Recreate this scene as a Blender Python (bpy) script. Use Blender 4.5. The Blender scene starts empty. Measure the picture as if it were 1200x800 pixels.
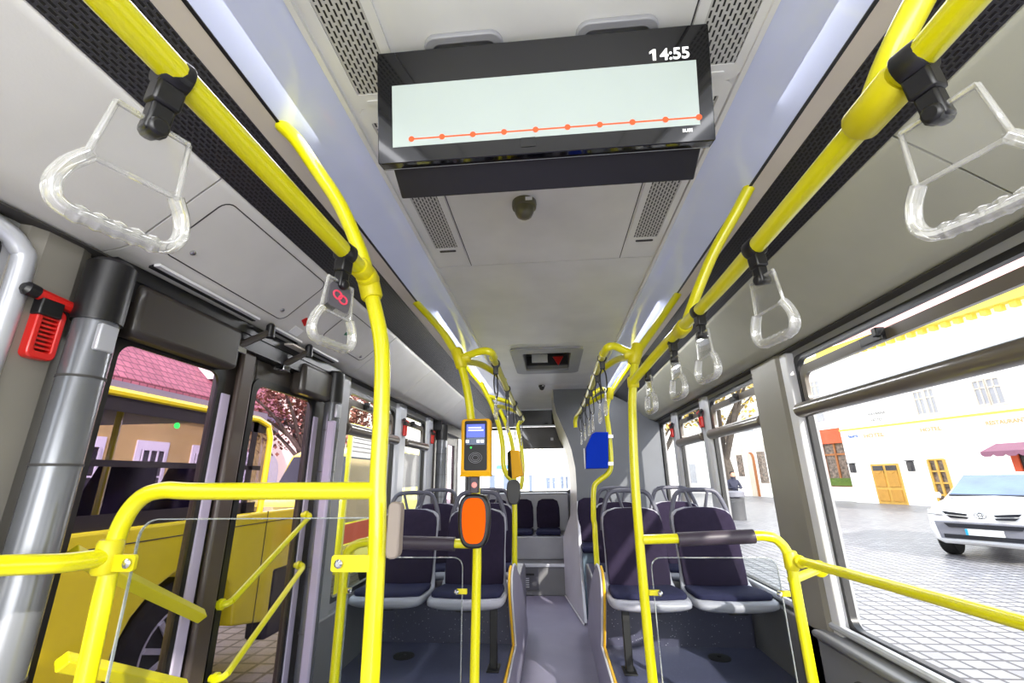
import bpy, bmesh, math, random
from mathutils import Vector, Matrix
random.seed(7)
SC = bpy.context.scene
COL = SC.collection
V = Vector
# ------------------------------------------------------------------ camera
F = 515.0; PI_ = math.radians(17.24); YA = math.radians(4.75); RO = math.radians(.78); H = 1.3
def ray(px, py):
    x = (px-600)/F; u = -(py-400)/F
    cr, sr = math.cos(RO), math.sin(RO)
    x, u = x*cr+u*sr, -x*sr+u*cr
    fy = math.cos(PI_)-u*math.sin(PI_); z = math.sin(PI_)+u*math.cos(PI_)
    return V((x*math.cos(YA)-fy*math.sin(YA), x*math.sin(YA)+fy*math.cos(YA), z))
EYE = V((0, 0, H))
def atY(px, py, Y): r = ray(px, py); return EYE + r*(Y/r.y)
def atX(px, py, X): r = ray(px, py); return EYE + r*(X/r.x)
def atZ(px, py, Z): r = ray(px, py); return EYE + r*((Z-H)/r.z)
def atP(px, py, p, n): r = ray(px, py); return EYE + r*((p-EYE).dot(n)/r.dot(n))
cd = bpy.data.cameras.new('camera'); cam = bpy.data.objects.new('camera', cd); COL.objects.link(cam)
fwd = ray(600, 400).normalized(); rt = (ray(1115, 400)-ray(600, 400)).normalized(); up = rt.cross(fwd)
M = Matrix((rt, up, -fwd)).transposed().to_4x4(); M.translation = EYE; cam.matrix_world = M
cd.sensor_width = 36; cd.lens = F/1200*36; cd.clip_start = .02; cd.clip_end = 400
SC.camera = cam
# ------------------------------------------------------------------ materials
def nt(name):
    m = bpy.data.materials.new(name); m.use_nodes = True
    return m, m.node_tree, m.node_tree.nodes['Principled BSDF']
def sr(c):
    return tuple(((v/255)/12.92 if v/255 <= .04045 else ((v/255+.055)/1.055)**2.4) for v in c)+(1,)
def mat(name, c, rough=.5, metal=0, bump=0, bscale=60, var=.06, vscale=4, emit=0, coat=0, spec=.5):
    m, t, b = nt(name); N, L = t.nodes, t.links
    b.inputs['Roughness'].default_value = rough; b.inputs['Metallic'].default_value = metal
    b.inputs['Coat Weight'].default_value = coat; b.inputs['Specular IOR Level'].default_value = spec
    col = sr(c)
    tc = N.new('ShaderNodeTexCoord')
    n = N.new('ShaderNodeTexNoise'); n.inputs['Scale'].default_value = vscale; n.inputs['Detail'].default_value = 3
    L.new(tc.outputs['Object'], n.inputs['Vector'])
    r = N.new('ShaderNodeValToRGB')
    r.color_ramp.elements[0].position = .3; r.color_ramp.elements[1].position = .7
    r.color_ramp.elements[0].color = tuple(v*(1-var) for v in col[:3])+(1,)
    r.color_ramp.elements[1].color = tuple(min(1, v*(1+var)) for v in col[:3])+(1,)
    L.new(n.outputs['Fac'], r.inputs['Fac']); L.new(r.outputs['Color'], b.inputs['Base Color'])
    if emit:
        L.new(r.outputs['Color'], b.inputs['Emission Color']); b.inputs['Emission Strength'].default_value = emit
    if bump:
        n2 = N.new('ShaderNodeTexNoise'); n2.inputs['Scale'].default_value = bscale
        L.new(tc.outputs['Object'], n2.inputs['Vector'])
        bp = N.new('ShaderNodeBump'); bp.inputs['Strength'].default_value = bump; bp.inputs['Distance'].default_value = .003
        L.new(n2.outputs['Fac'], bp.inputs['Height']); L.new(bp.outputs['Normal'], b.inputs['Normal'])
    return m
def glass(name, tint, refl=.12, haze=0.0, hazec=(1, 1, 1), cap=.22):
    m = bpy.data.materials.new(name); m.use_nodes = True; t = m.node_tree; N, L = t.nodes, t.links; N.clear()
    o = N.new('ShaderNodeOutputMaterial'); tr = N.new('ShaderNodeBsdfTransparent'); tr.inputs[0].default_value = tuple(tint)+(1,)
    gl = N.new('ShaderNodeBsdfGlossy'); gl.inputs['Roughness'].default_value = .03; gl.inputs[0].default_value = (1, 1, 1, 1)
    lw = N.new('ShaderNodeLayerWeight'); lw.inputs['Blend'].default_value = refl
    cp = N.new('ShaderNodeMath'); cp.operation = 'MINIMUM'; cp.inputs[1].default_value = cap; L.new(lw.outputs['Fresnel'], cp.inputs[0])
    mx = N.new('ShaderNodeMixShader'); L.new(cp.outputs[0], mx.inputs[0]); L.new(tr.outputs[0], mx.inputs[1]); L.new(gl.outputs[0], mx.inputs[2])
    out = mx
    if haze:
        df = N.new('ShaderNodeBsdfDiffuse'); df.inputs[0].default_value = tuple(hazec)+(1,)
        m2 = N.new('ShaderNodeMixShader'); m2.inputs[0].default_value = haze
        L.new(mx.outputs[0], m2.inputs[1]); L.new(df.outputs[0], m2.inputs[2]); out = m2
    L.new(out.outputs[0], o.inputs[0]); return m
def perforated(name, base, hole, w, h, gap, across='X', rough=.5, stretch=1.0):
    """slots in a staggered raster, long side along Y"""
    m, t, b = nt(name); N, L = t.nodes, t.links
    tc = N.new('ShaderNodeTexCoord'); sp = N.new('ShaderNodeSeparateXYZ'); L.new(tc.outputs['Object'], sp.inputs[0])
    mu = N.new('ShaderNodeMath'); mu.operation = 'MULTIPLY'; mu.inputs[1].default_value = stretch
    L.new(sp.outputs[across], mu.inputs[0])
    cb = N.new('ShaderNodeCombineXYZ'); L.new(sp.outputs['Y'], cb.inputs['X']); L.new(mu.outputs[0], cb.inputs['Y'])
    bt = N.new('ShaderNodeTexBrick'); L.new(cb.outputs[0], bt.inputs['Vector'])
    bt.inputs['Scale'].default_value = 1; bt.inputs['Brick Width'].default_value = w; bt.inputs['Row Height'].default_value = h
    bt.inputs['Mortar Size'].default_value = gap; bt.inputs['Mortar Smooth'].default_value = .15; bt.offset = .5
    bt.inputs['Color1'].default_value = sr(hole); bt.inputs['Color2'].default_value = sr(hole); bt.inputs['Mortar'].default_value = sr(base)
    L.new(bt.outputs['Color'], b.inputs['Base Color']); b.inputs['Roughness'].default_value = rough
    bp = N.new('ShaderNodeBump'); bp.inputs['Strength'].default_value = .6; bp.inputs['Distance'].default_value = .002
    L.new(bt.outputs['Fac'], bp.inputs['Height']); L.new(bp.outputs['Normal'], b.inputs['Normal'])
    return m
def brick(name, c1, c2, mortar, w, h, gap, rough=.6, swiz=('X', 'Y'), noise=.35, offs=.5, emit=0):
    m, t, b = nt(name); N, L = t.nodes, t.links
    tc = N.new('ShaderNodeTexCoord'); sp = N.new('ShaderNodeSeparateXYZ'); L.new(tc.outputs['Object'], sp.inputs[0])
    cb = N.new('ShaderNodeCombineXYZ'); L.new(sp.outputs[swiz[0]], cb.inputs['X']); L.new(sp.outputs[swiz[1]], cb.inputs['Y'])
    bt = N.new('ShaderNodeTexBrick'); L.new(cb.outputs[0], bt.inputs['Vector']); bt.offset = offs
    bt.inputs['Scale'].default_value = 1; bt.inputs['Brick Width'].default_value = w; bt.inputs['Row Height'].default_value = h
    bt.inputs['Mortar Size'].default_value = gap
    bt.inputs['Color1'].default_value = sr(c1); bt.inputs['Color2'].default_value = sr(c2); bt.inputs['Mortar'].default_value = sr(mortar)
    ns = N.new('ShaderNodeTexNoise'); ns.inputs['Scale'].default_value = .8; L.new(tc.outputs['Object'], ns.inputs['Vector'])
    mx = N.new('ShaderNodeMix'); mx.data_type = 'RGBA'; mx.blend_type = 'MULTIPLY'; mx.inputs[0].default_value = noise
    L.new(bt.outputs['Color'], mx.inputs[6]); L.new(ns.outputs['Fac'], mx.inputs[7])
    L.new(mx.outputs[2], b.inputs['Base Color']); b.inputs['Roughness'].default_value = rough
    if emit: L.new(mx.outputs[2], b.inputs['Emission Color']); b.inputs['Emission Strength'].default_value = emit
    bp = N.new('ShaderNodeBump'); bp.inputs['Strength'].default_value = .5; bp.inputs['Distance'].default_value = .01; bp.invert = True
    L.new(bt.outputs['Fac'], bp.inputs['Height']); L.new(bp.outputs['Normal'], b.inputs['Normal'])
    return m
def speckle(name, base, dot, scale=170, thr=.16, rough=.4):
    m, t, b = nt(name); N, L = t.nodes, t.links
    tc = N.new('ShaderNodeTexCoord'); vo = N.new('ShaderNodeTexVoronoi'); vo.inputs['Scale'].default_value = scale
    L.new(tc.outputs['Object'], vo.inputs['Vector'])
    r = N.new('ShaderNodeValToRGB'); r.color_ramp.interpolation = 'LINEAR'
    r.color_ramp.elements[0].position = thr*.6; r.color_ramp.elements[0].color = sr(dot)
    r.color_ramp.elements[1].position = thr; r.color_ramp.elements[1].color = sr(base)
    L.new(vo.outputs['Distance'], r.inputs['Fac'])
    n = N.new('ShaderNodeTexNoise'); n.inputs['Scale'].default_value = 3; L.new(tc.outputs['Object'], n.inputs['Vector'])
    # only a few cells keep their fleck
    vr = N.new('ShaderNodeSeparateColor'); L.new(vo.outputs['Color'], vr.inputs[0])
    gt = N.new('ShaderNodeMath'); gt.operation = 'GREATER_THAN'; gt.inputs[1].default_value = .72; L.new(vr.outputs[0], gt.inputs[0])
    mx = N.new('ShaderNodeMix'); mx.data_type = 'RGBA'; L.new(gt.outputs[0], mx.inputs[0]); mx.inputs[6].default_value = sr(base)
    L.new(r.outputs['Color'], mx.inputs[7])
    m2 = N.new('ShaderNodeMix'); m2.data_type = 'RGBA'; m2.blend_type = 'MULTIPLY'; m2.inputs[0].default_value = .35
    L.new(mx.outputs[2], m2.inputs[6]); L.new(n.outputs['Fac'], m2.inputs[7])
    L.new(m2.outputs[2], b.inputs['Base Color']); b.inputs['Roughness'].default_value = rough
    return m
m_ceil = mat('ceiling_white', (222, 222, 220), .32, bump=.03)
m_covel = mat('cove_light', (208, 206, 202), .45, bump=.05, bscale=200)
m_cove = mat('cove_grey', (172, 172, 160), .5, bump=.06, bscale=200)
m_cream = mat('cream_strip', (205, 196, 184), .5)
m_groove = mat('groove_dark', (60, 58, 56), .7)
m_light = mat('lamp_cover_fill_glow', (180, 186, 209), .14, emit=.20, coat=.7, var=.03)  # covers are unlit; faint glow added as interior fill
m_grille = perforated('grille_black', (44, 43, 48), (3, 3, 4), .020, .0105, .0026, rough=.35, stretch=1.25)
m_vent = perforated('vent_slots', (188, 187, 184), (22, 22, 24), .024, .0115, .0036, rough=.5)
m_blk = mat('black_plastic', (18, 17, 19), .35)
m_blk2 = mat('dark_brown_frame', (56, 50, 45), .38, coat=.3)
m_brn = mat('stile_brown', (74, 62, 56), .4, coat=.2)
m_bar = mat('sash_brown', (96, 88, 78), .28, coat=.5)
m_rubber = mat('rubber', (14, 14, 15), .6)
m_yel = mat('rail_yellow', (226, 219, 8), .28, coat=.5, var=.02)
m_yel2 = mat('fitting_yellow', (214, 202, 14), .4, var=.03)
m_wall = mat('wall_grey', (150, 150, 152), .45)
m_pill = mat('pillar_taupe', (128, 124, 115), .45, bump=.05)
m_alu = mat('aluminium', (196, 198, 204), .28, metal=.35)
m_tube = mat('tube_grey', (118, 120, 124), .24, metal=.45)
m_shell = mat('seat_shell', (150, 150, 160), .4, var=.03)
m_hand = mat('seat_handle', (78, 78, 92), .4, var=.03)
m_fab = mat('seat_fabric', (38, 31, 50), .85, spec=.15, bump=.35, bscale=900, var=.1, vscale=30)
m_fabb = mat('seat_cushion_fabric', (32, 33, 60), .8, spec=.2, bump=.35, bscale=900, var=.1, vscale=30)
m_floor = speckle('floor_vinyl', (140, 135, 156), (156, 150, 170), 200, .14, .5)
m_spk = speckle('dark_speckled_vinyl', (74, 74, 94), (220, 222, 235), 85, .2, .3)
m_plat = speckle('platform_vinyl', (94, 97, 124), (165, 165, 185), 120, .18, .25)
m_bol = mat('bolster_lavender', (150, 146, 164), .5, bump=.08, bscale=120)
m_edge = mat('edge_yellow', (236, 186, 40), .5)
m_edgew = mat('edge_white', (210, 210, 214), .4)
m_box = mat('compartment_grey', (98, 101, 107), .42, bump=.06, bscale=150)
m_rear = mat('rear_panel_grey', (150, 151, 158), .3, var=.08)
m_lav = mat('cladding_lavender', (196, 195, 204), .35)
m_side = mat('side_panel_grey', (112, 112, 114), .5)
m_chrome = mat('chrome', (200, 200, 200), .12, metal=1)
m_red = mat('hammer_red', (205, 30, 24), .3, coat=.4)
m_org = mat('orange_panel', (255, 98, 0), .6, emit=.12, var=.01, spec=.1)
m_valy = mat('validator_yellow', (238, 176, 0), .45, spec=.25)
m_scrb = mat('screen_blue', (70, 90, 220), .3, emit=.9, var=.02)
m_scrg = mat('screen_bluegrey', (70, 84, 110), .3, emit=.5, var=.02)
m_scrw = mat('screen_white', (186, 198, 194), .3, emit=.04, var=.02, vscale=3)
m_white = mat('white_glyph', (240, 240, 240), .5, emit=.7)
m_whitep = mat('white_paper', (225, 225, 225), .6)
m_orl = mat('orange_line', (236, 84, 30), .5, emit=.35, var=.01)
m_green = mat('green_lamp', (40, 220, 80), .4, emit=1.5)
m_olive = mat('olive_dome', (84, 80, 52), .35, coat=.4)
m_blue = mat('blue_box', (0, 48, 176), .6, spec=.1)
m_ghat = mat('hatch_grey', (150, 151, 156), .4)
m_ghd = mat('insert_grey', (96, 94, 100), .5)
m_pink = mat('mark_pink', (226, 70, 96), .5, emit=.2)
m_pad = mat('pad_purple_grey', (58, 50, 60), .45)
m_padg = mat('pad_taupe', (138, 126, 116), .5)
m_housing = mat('housing_black', (20, 19, 25), .45)
m_valf = mat('validator_black', (12, 12, 15), .35, spec=.25)
m_gscr = mat('monitor_black', (9, 9, 12), .08, coat=.25, spec=.35)
m_gl = glass('window_glass', (.98, .98, .98), .05, cap=.10)
m_gldoor = glass('door_tinted_glass', (.86, .76, .84), .08)
m_glpan = glass('partition_glass', (.86, .88, .88), .08, cap=.14)
m_glbus = glass('bus_window_glass', (.62, .62, .70), .18)
m_gledge = glass('partition_edge', (.7, .72, .72), .3, .22, (.8, .85, .85), cap=.5)
m_clear = glass("clear_plastic", (.95, .95, .95), .22, .05, (.95, .95, .92), cap=.5)
m_grip = glass("clear_grip", (.90, .90, .88), .50, .22, (1, .99, .95), cap=.75)
m_ybus = mat('bus_yellow_sunlit_glow', (230, 220, 44), .22, coat=.6, var=.03, emit=.12)  # slight glow stands in for sun on the yellow paint
m_tyre = mat('tyre', (22, 22, 22), .8)
m_cobb = brick('square_setts', (158, 156, 158), (132, 130, 134), (62, 60, 64), .20, .20, .018, .42, offs=0, noise=.25)
m_fac = mat('facade_white_glow', (238, 237, 233), .8, var=.02, vscale=.5, emit=.55)  # glow put into the shaded facade so it looks overexposed
m_facy = mat('facade_yellow', (226, 200, 124), .8, var=.05, vscale=1)
m_facp = mat('facade_pale', (226, 214, 196), .8, var=.05, vscale=1)
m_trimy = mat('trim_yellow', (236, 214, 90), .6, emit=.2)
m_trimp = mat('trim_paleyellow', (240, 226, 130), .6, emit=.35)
m_roof = brick('tile_roof', (158, 96, 106), (140, 82, 92), (96, 52, 62), .3, .25, .02, .7, ('Y', 'Z'), .3)
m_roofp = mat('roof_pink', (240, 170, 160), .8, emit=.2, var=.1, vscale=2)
m_wood = mat('door_wood', (222, 176, 84), .6, var=.12, vscale=3)
m_woodb = mat('arch_wood', (176, 110, 60), .6)
m_win = mat('facade_window', (176, 178, 184), .15)
m_wind = mat('facade_window_dark', (54, 52, 56), .15)
m_shop = mat('shop_brown', (120, 104, 92), .5, var=.75, vscale=6)
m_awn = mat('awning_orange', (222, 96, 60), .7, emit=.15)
m_awnr = mat('awning_maroon', (150, 100, 120), .7)
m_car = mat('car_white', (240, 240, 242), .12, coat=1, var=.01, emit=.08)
m_carb = mat('car_grey_plastic', (120, 120, 128), .5)
m_card = mat('car_dark', (30, 32, 40), .3)
m_carg = glass('car_glass', (.55, .62, .75), .35, .18, (.5, .6, .8))
m_bark = mat('bark', (80, 72, 64), .9, var=.25, vscale=8)
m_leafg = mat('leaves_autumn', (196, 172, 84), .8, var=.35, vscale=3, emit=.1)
m_leafr = mat('leaves_russet', (128, 82, 70), .8, var=.4, vscale=3)
m_skin = mat('skin', (210, 160, 130), .6)
m_cloth = mat('jacket', (40, 42, 62), .8)
m_hair = mat('hair', (40, 30, 26), .8)
m_bin = mat('bin_grey', (90, 90, 92), .5)
m_pinkl = mat('pale_lavender_trim', (196, 184, 208), .3)
# ------------------------------------------------------------------ mesh helpers
def new(): return bmesh.new()
def box(bm, x0, x1, y0, y1, z0, z1, M=None):
    vs = [bm.verts.new((x, y, z)) for x in (x0, x1) for y in (y0, y1) for z in (z0, z1)]
    if M: 
        for v in vs: v.co = M @ v.co
    for f in ((0,1,3,2),(4,6,7,5),(0,4,5,1),(2,3,7,6),(0,2,6,4),(1,5,7,3)): bm.faces.new([vs[i] for i in f])
    return vs
def hexa(bm, P):  # P: 8 points, 4 bottom then 4 top
    vs = [bm.verts.new(p) for p in P]
    for f in ((0,3,2,1),(4,5,6,7),(0,1,5,4),(1,2,6,5),(2,3,7,6),(3,0,4,7)): bm.faces.new([vs[i] for i in f])
def prism(bm, poly, vec):
    """extrude a polygon (list of 3-D points) by vec"""
    a = [bm.verts.new(V(p)) for p in poly]; b = [bm.verts.new(V(p)+V(vec)) for p in poly]
    n = len(poly); bm.faces.new(a[::-1]); bm.faces.new(b)
    for i in range(n): bm.faces.new((a[i], a[(i+1) % n], b[(i+1) % n], b[i]))
def spline(pts, k=6):
    pts = [V(p) for p in pts]
    if len(pts) < 3: return pts
    P = [pts[0]*2-pts[1]]+pts+[pts[-1]*2-pts[-2]]; out = []
    for i in range(1, len(P)-2):
        p0, p1, p2, p3 = P[i-1:i+3]
        for j in range(k):
            t = j/k
            out.append(.5*((2*p1)+(p2-p0)*t+(2*p0-5*p1+4*p2-p3)*t*t+(3*p1-p0-3*p2+p3)*t**3))
    out.append(pts[-1]); return out
def tube(bm, pts, r, seg=12, k=6, ra=None, closed=False):
    """round bar along a smooth path; r may be a number or a list; ra = second radius"""
    P = spline(pts, k) if k else [V(p) for p in pts]
    n = len(P)
    if closed: tan = [(P[(i+1) % n]-P[i-1]).normalized() for i in range(n)]
    else: tan = [(P[min(i+1, n-1)]-P[max(i-1, 0)]).normalized() for i in range(n)]
    a = V((0, 0, 1)) if abs(tan[0].z) < .9 else V((1, 0, 0))
    u = (a-tan[0]*a.dot(tan[0])).normalized(); rings = []
    for i in range(n):
        u = (u-tan[i]*u.dot(tan[i])).normalized(); w = tan[i].cross(u)
        rr = r if not isinstance(r, (list, tuple)) else r[0]+(r[1]-r[0])*i/(n-1)
        rb = rr if ra is None else ra
        rings.append([bm.verts.new(P[i]+u*rr*math.cos(q)+w*rb*math.sin(q)) for q in [2*math.pi*j/seg for j in range(seg)]])
    for i in range(n-1+(1 if closed else 0)):
        A, B = rings[i], rings[(i+1) % n]
        for j in range(seg): bm.faces.new((A[j], A[(j+1) % seg], B[(j+1) % seg], B[j]))
    if not closed: bm.faces.new(rings[0][::-1]); bm.faces.new(rings[-1])
def lathe(bm, prof, M=None, seg=20):
    """prof: list of (radius, height) about Z"""
    rings = []
    for r, h in prof:
        rings.append([bm.verts.new((M or Matrix()) @ V((max(r, 1e-4)*math.cos(2*math.pi*j/seg), max(r, 1e-4)*math.sin(2*math.pi*j/seg), h))) for j in range(seg)])
    for i in range(len(rings)-1):
        for j in range(seg): bm.faces.new((rings[i][j], rings[i][(j+1) % seg], rings[i+1][(j+1) % seg], rings[i+1][j]))
    bm.faces.new(rings[0][::-1]); bm.faces.new(rings[-1])
def axisM(p, d):
    d = V(d).normalized(); q = V((0, 0, 1)).rotation_difference(d); return Matrix.Translation(p) @ q.to_matrix().to_4x4()
def rrect(w, h, r, n=5):
    out = []
    for cx, cy, a in ((w/2-r, h/2-r, 0), (-w/2+r, h/2-r, 90), (-w/2+r, -h/2+r, 180), (w/2-r, -h/2+r, 270)):
        for i in range(n+1):
            q = math.radians(a+90*i/n); out.append((cx+r*math.cos(q), cy+r*math.sin(q)))
    return out
def plate(bm, M, w, h, r, t, hole=None):
    """rounded plate in local XY of M, thickness t along +Z; hole=(w,h,r) cuts it to a frame"""
    o = rrect(w, h, r)
    if not hole: prism(bm, [M @ V((x, y, 0)) for x, y in o], (M.to_3x3() @ V((0, 0, t)))); return
    i_ = rrect(*hole); n = len(o)
    L = [[bm.verts.new(M @ V((x, y, z))) for x, y in pl] for pl in (o, i_) for z in (0, t)]
    for j in range(n):
        k = (j+1) % n
        bm.faces.new((L[1][j], L[1][k], L[3][k], L[3][j])); bm.faces.new((L[0][j], L[2][j], L[2][k], L[0][k]))
        bm.faces.new((L[0][j], L[0][k], L[1][k], L[1][j])); bm.faces.new((L[2][j], L[3][j], L[3][k], L[2][k]))
def loft(bm, rows, T, seg=20, e=.55, axis=None):
    """pillow-like sheet: rows=(halfwidth, y, z, thickness factor, edge-forward), normal in the YZ plane"""
    n = len(rows); rings = []
    for i, (hw, y, z, tf, cc) in enumerate(rows):
        a = rows[max(i-1, 0)]; b = rows[min(i+1, n-1)]
        d = V((0, b[1]-a[1], b[2]-a[2])).normalized(); nn = V((0, -d.z, d.y))
        ring = []
        for j in range(seg):
            q = 2*math.pi*j/seg; c, s = math.cos(q), math.sin(q)
            x = hw*math.copysign(abs(c)**e, c); k = T*tf/2*math.copysign(abs(s)**e, s)
            ring.append(bm.verts.new(V((x, y, z))+nn*(k+cc*(x/max(hw, .01))**2)))
        rings.append(ring)
    for i in range(n-1):
        for j in range(seg): bm.faces.new((rings[i][j], rings[i][(j+1) % seg], rings[i+1][(j+1) % seg], rings[i+1][j]))
    bm.faces.new(rings[0][::-1]); bm.faces.new(rings[-1])
def obj(name, bm, m, parent=None, smooth=True, bevel=0, sub=0, angle=35):
    bmesh.ops.recalc_face_normals(bm, faces=bm.faces)
    me = bpy.data.meshes.new(name); bm.to_mesh(me); bm.free()
    ms = m if isinstance(m, (list, tuple)) else [m]
    for q in ms: me.materials.append(q)
    if smooth:
        for p in me.polygons: p.use_smooth = True
        me.set_sharp_from_angle(angle=math.radians(angle))
    o = bpy.data.objects.new(name, me); COL.objects.link(o)
    if parent:
        o.parent = parent
        if parent.type == 'EMPTY' or True:
            bpyinv.append((o, parent))
    if bevel:
        b = o.modifiers.new('bevel', 'BEVEL'); b.width = bevel; b.segments = 2; b.limit_method = 'ANGLE'
    if sub:
        s = o.modifiers.new('sub', 'SUBSURF'); s.levels = sub; s.render_levels = sub
    return o
bpyinv = []
def world_origin(o):
    p = V(o.location); q = o.parent
    while q: p = p + V(q.location); q = q.parent
    return p
def reb(o):
    """children meshes are written in world coordinates: shift them into their parent's frame"""
    o.location = -world_origin(o.parent)
def tag(o, label=None, cat=None, group=None, kind=None):
    if label: o['label'] = label
    if cat: o['category'] = cat
    if group: o['group'] = group
    if kind: o['kind'] = kind
    return o
def thing(name, label, cat, loc=(0, 0, 0), group=None, kind=None):
    o = bpy.data.objects.new(name, None); COL.objects.link(o); o.location = loc; o.empty_display_size = .1
    return tag(o, label, cat, group, kind)
def part(name, bm, m, parent, **k):
    """part given in WORLD coordinates"""
    o = obj(name, bm, m, parent, **k); reb(o); return o
def sub(name, bm, m, par, **k):
    o = obj(name, bm, m, par, **k); o.location = -world_origin(par); return o
def single(name, bm, m, label, cat, group=None, **k):
    o = obj(name, bm, m, None, **k); return tag(o, label, cat, group)
def struct(name, bm, m, label=None, **k):
    o = obj(name, bm, m, None, **k); o['kind'] = 'structure'
    tag(o, label or name.replace('_', ' ')+' of the bus', name.split('_')[0]); return o
def dup(root, loc, label, group=None, rz=None, sx=None):
    r = root.copy(); COL.objects.link(r); r.location = loc; r['label'] = label
    if group: r['group'] = group
    if rz is not None: r.rotation_euler = (0, 0, rz)
    if sx: r.scale = sx
    for ch in list(root.children):
        c = ch.copy(); COL.objects.link(c); c.parent = r
        for g in list(ch.children):
            d = g.copy(); COL.objects.link(d); d.parent = c
    return r
def text_mesh(name, s, size, M, m, parent, bold=.0, xs=1.0, align='LEFT', thick=.0004):
    cu = bpy.data.curves.new('t', 'FONT'); cu.body = s; cu.size = size; cu.offset = bold; cu.extrude = thick; cu.align_x = align
    t = bpy.data.objects.new('t', cu); COL.objects.link(t)
    dg = bpy.context.evaluated_depsgraph_get(); dg.update()
    me = bpy.data.meshes.new_from_object(t.evaluated_get(dg)); bpy.data.objects.remove(t)
    me.transform(M @ Matrix.Diagonal((xs, 1, 1, 1))); me.name = name
    me.materials.clear(); me.materials.append(m)
    o = bpy.data.objects.new(name, me); COL.objects.link(o)
    if parent: o.parent = parent; reb(o)
    return o
# ------------------------------------------------------------------ bus shell
YB, YE = -1.2, 6.95          # front end (behind the camera) and rear wall
bm = new(); box(bm, -1.3, 1.3, YB, YE, -.06, 0); struct('floor', bm, m_floor, 'grey lavender vinyl floor running down the aisle', smooth=False)
bm = new(); box(bm, -.535, .535, YB, 1.93, 2.3, 2.34); box(bm, -.535, .535, 1.936, 3.3, 2.3, 2.34)
for y0, y1 in ((3.306, 3.4), (4.26, 4.9), (4.906, YE)): box(bm, -.535, .535, y0, y1, 2.3, 2.34)
box(bm, -.535, -.29, 3.4, 4.26, 2.3, 2.34); box(bm, .28, .535, 3.4, 4.26, 2.3, 2.34)
box(bm, -1.3, 1.3, YB, YE, 2.5, 2.55)
struct('ceiling', bm, m_ceil, 'white flat centre panels of the bus ceiling', smooth=False)
SIDE = {-1: 'left', 1: 'right'}
def wallrow(s, zs, ops, name):
    """side wall with openings: ops = [(y0, y1, z0, z1)]"""
    bm = new(); X0, X1 = 1.25*s, 1.30*s
    ys = YB
    for y0, y1, z0, z1 in ops:
        box(bm, X0, X1, ys, y0, 0, 1.93)
        if z0 > 0: box(bm, X0, X1, y0, y1, -.3, z0)
        box(bm, X0, X1, y0, y1, z1, 1.93); ys = y1
    box(bm, X0, X1, ys, YE, 0, 1.93)
    return bm
R_OPS = [(-1.1, .1, .65, 1.868), (.2, 2.285, .65, 1.868), (2.70, 3.57, .65, 1.868), (3.76, 4.46, .65, 1.868), (4.66, 5.2, .65, 1.868)]
L_OPS = [(-1.1, .0, .65, 1.85), (.1, .80, .65, 1.85), (1.0, 2.36, -.0, 1.85), (2.62, 3.50, .65, 1.85), (3.74, 4.38, .65, 1.85), (4.72, 5.85, 0, 1.85), (6.0, 6.8, .65, 1.85)]
struct('wall_right', wallrow(1, None, R_OPS, ''), m_wall, 'grey right side wall with window openings', smooth=False)
struct('wall_left', wallrow(-1, None, L_OPS, ''), m_wall, 'grey left side wall with window and door openings', smooth=False)
for s in (-1, 1):
    S = SIDE[s]
    def strip(pts, y0=YB, y1=YE, th=.012):
        bm = new(); n = []
        up_ = [(x*s, z) for x, z in pts]; off = [(x*s, z+th) for x, z in pts]
        ring = up_+off[::-1]
        prism(bm, [V((x, y0, z)) for x, z in ring], (0, y1-y0, 0)); return bm
    # ceiling lamp channel
    lp = [(.537, 2.298), (.56, 2.283), (.60, 2.268), (.65, 2.250), (.70, 2.231)]
    o = obj('ceiling_lamp_strip', strip(lp), m_light)
    tag(o, f'long lavender {S} ceiling lamp cover reflecting the rails', 'lamp')
    bm = strip([(.527, 2.301), (.54, 2.296)], th=.01)
    bmesh.ops.delete(bm, geom=bm.verts[:], context='VERTS')
    box(bm, .524*s, .538*s, YB, YE, 2.288, 2.302); struct(f'trim_{1 if s<0 else 2}', bm, m_ceil, f'thin pale edge bead beside the {S} ceiling lamp cover', smooth=False)
    struct(f'trim_{3 if s<0 else 4}', strip([(.706, 2.229), (.765, 2.221)]), m_cream, f'cream strip between {S} lamp cover and black grille', smooth=False)
    bm = strip([(.699, 2.2285), (.708, 2.2275)], th=.006); struct(f'trim_{5 if s<0 else 6}', bm, m_blk, f'black seal line along the {S} lamp cover', smooth=False)
    o = obj('air_grille', strip([(.765, 2.218), (.90, 2.122)]), m_grille, smooth=False)
    tag(o, f'black perforated air grille running along the {S} side above the grab rail', 'grille')
    cv = [(.902, 2.122), (.918, 2.108), (.96, 2.073), (1.05, 1.995), (1.115, 1.938), (1.135, 1.924), (1.16, 1.916), (1.30, 1.895)]
    ydiv = (YB, .98, 2.46, 3.3, 4.6, YE) if s < 0 else (YB, 1.0, 3.2, 5.22)
    bm = new()
    for a, b in zip(ydiv, ydiv[1:]):
        ring = [(x*s, z) for x, z in cv]+[(x*s, z+.014) for x, z in cv[::-1]]
        prism(bm, [V((x, a+.003, z)) for x, z in ring], (0, b-a-.006, 0))
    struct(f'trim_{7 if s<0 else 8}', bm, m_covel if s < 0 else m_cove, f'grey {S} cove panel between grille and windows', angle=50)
    bm = new(); ring = [(x*s, z+.016) for x, z in cv]+[(x*s, z+.03) for x, z in cv[::-1]]
    prism(bm, [V((x, YB, z)) for x, z in ring], (0, YE-YB, 0)); box(bm, 1.20*s, 1.252*s, YB, 5.2 if s > 0 else YE, 1.899, 1.904)
    struct(f'trim_{9 if s<0 else 10}', bm, m_groove, f'dark joint lines behind the {S} cove panels', smooth=False)
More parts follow.
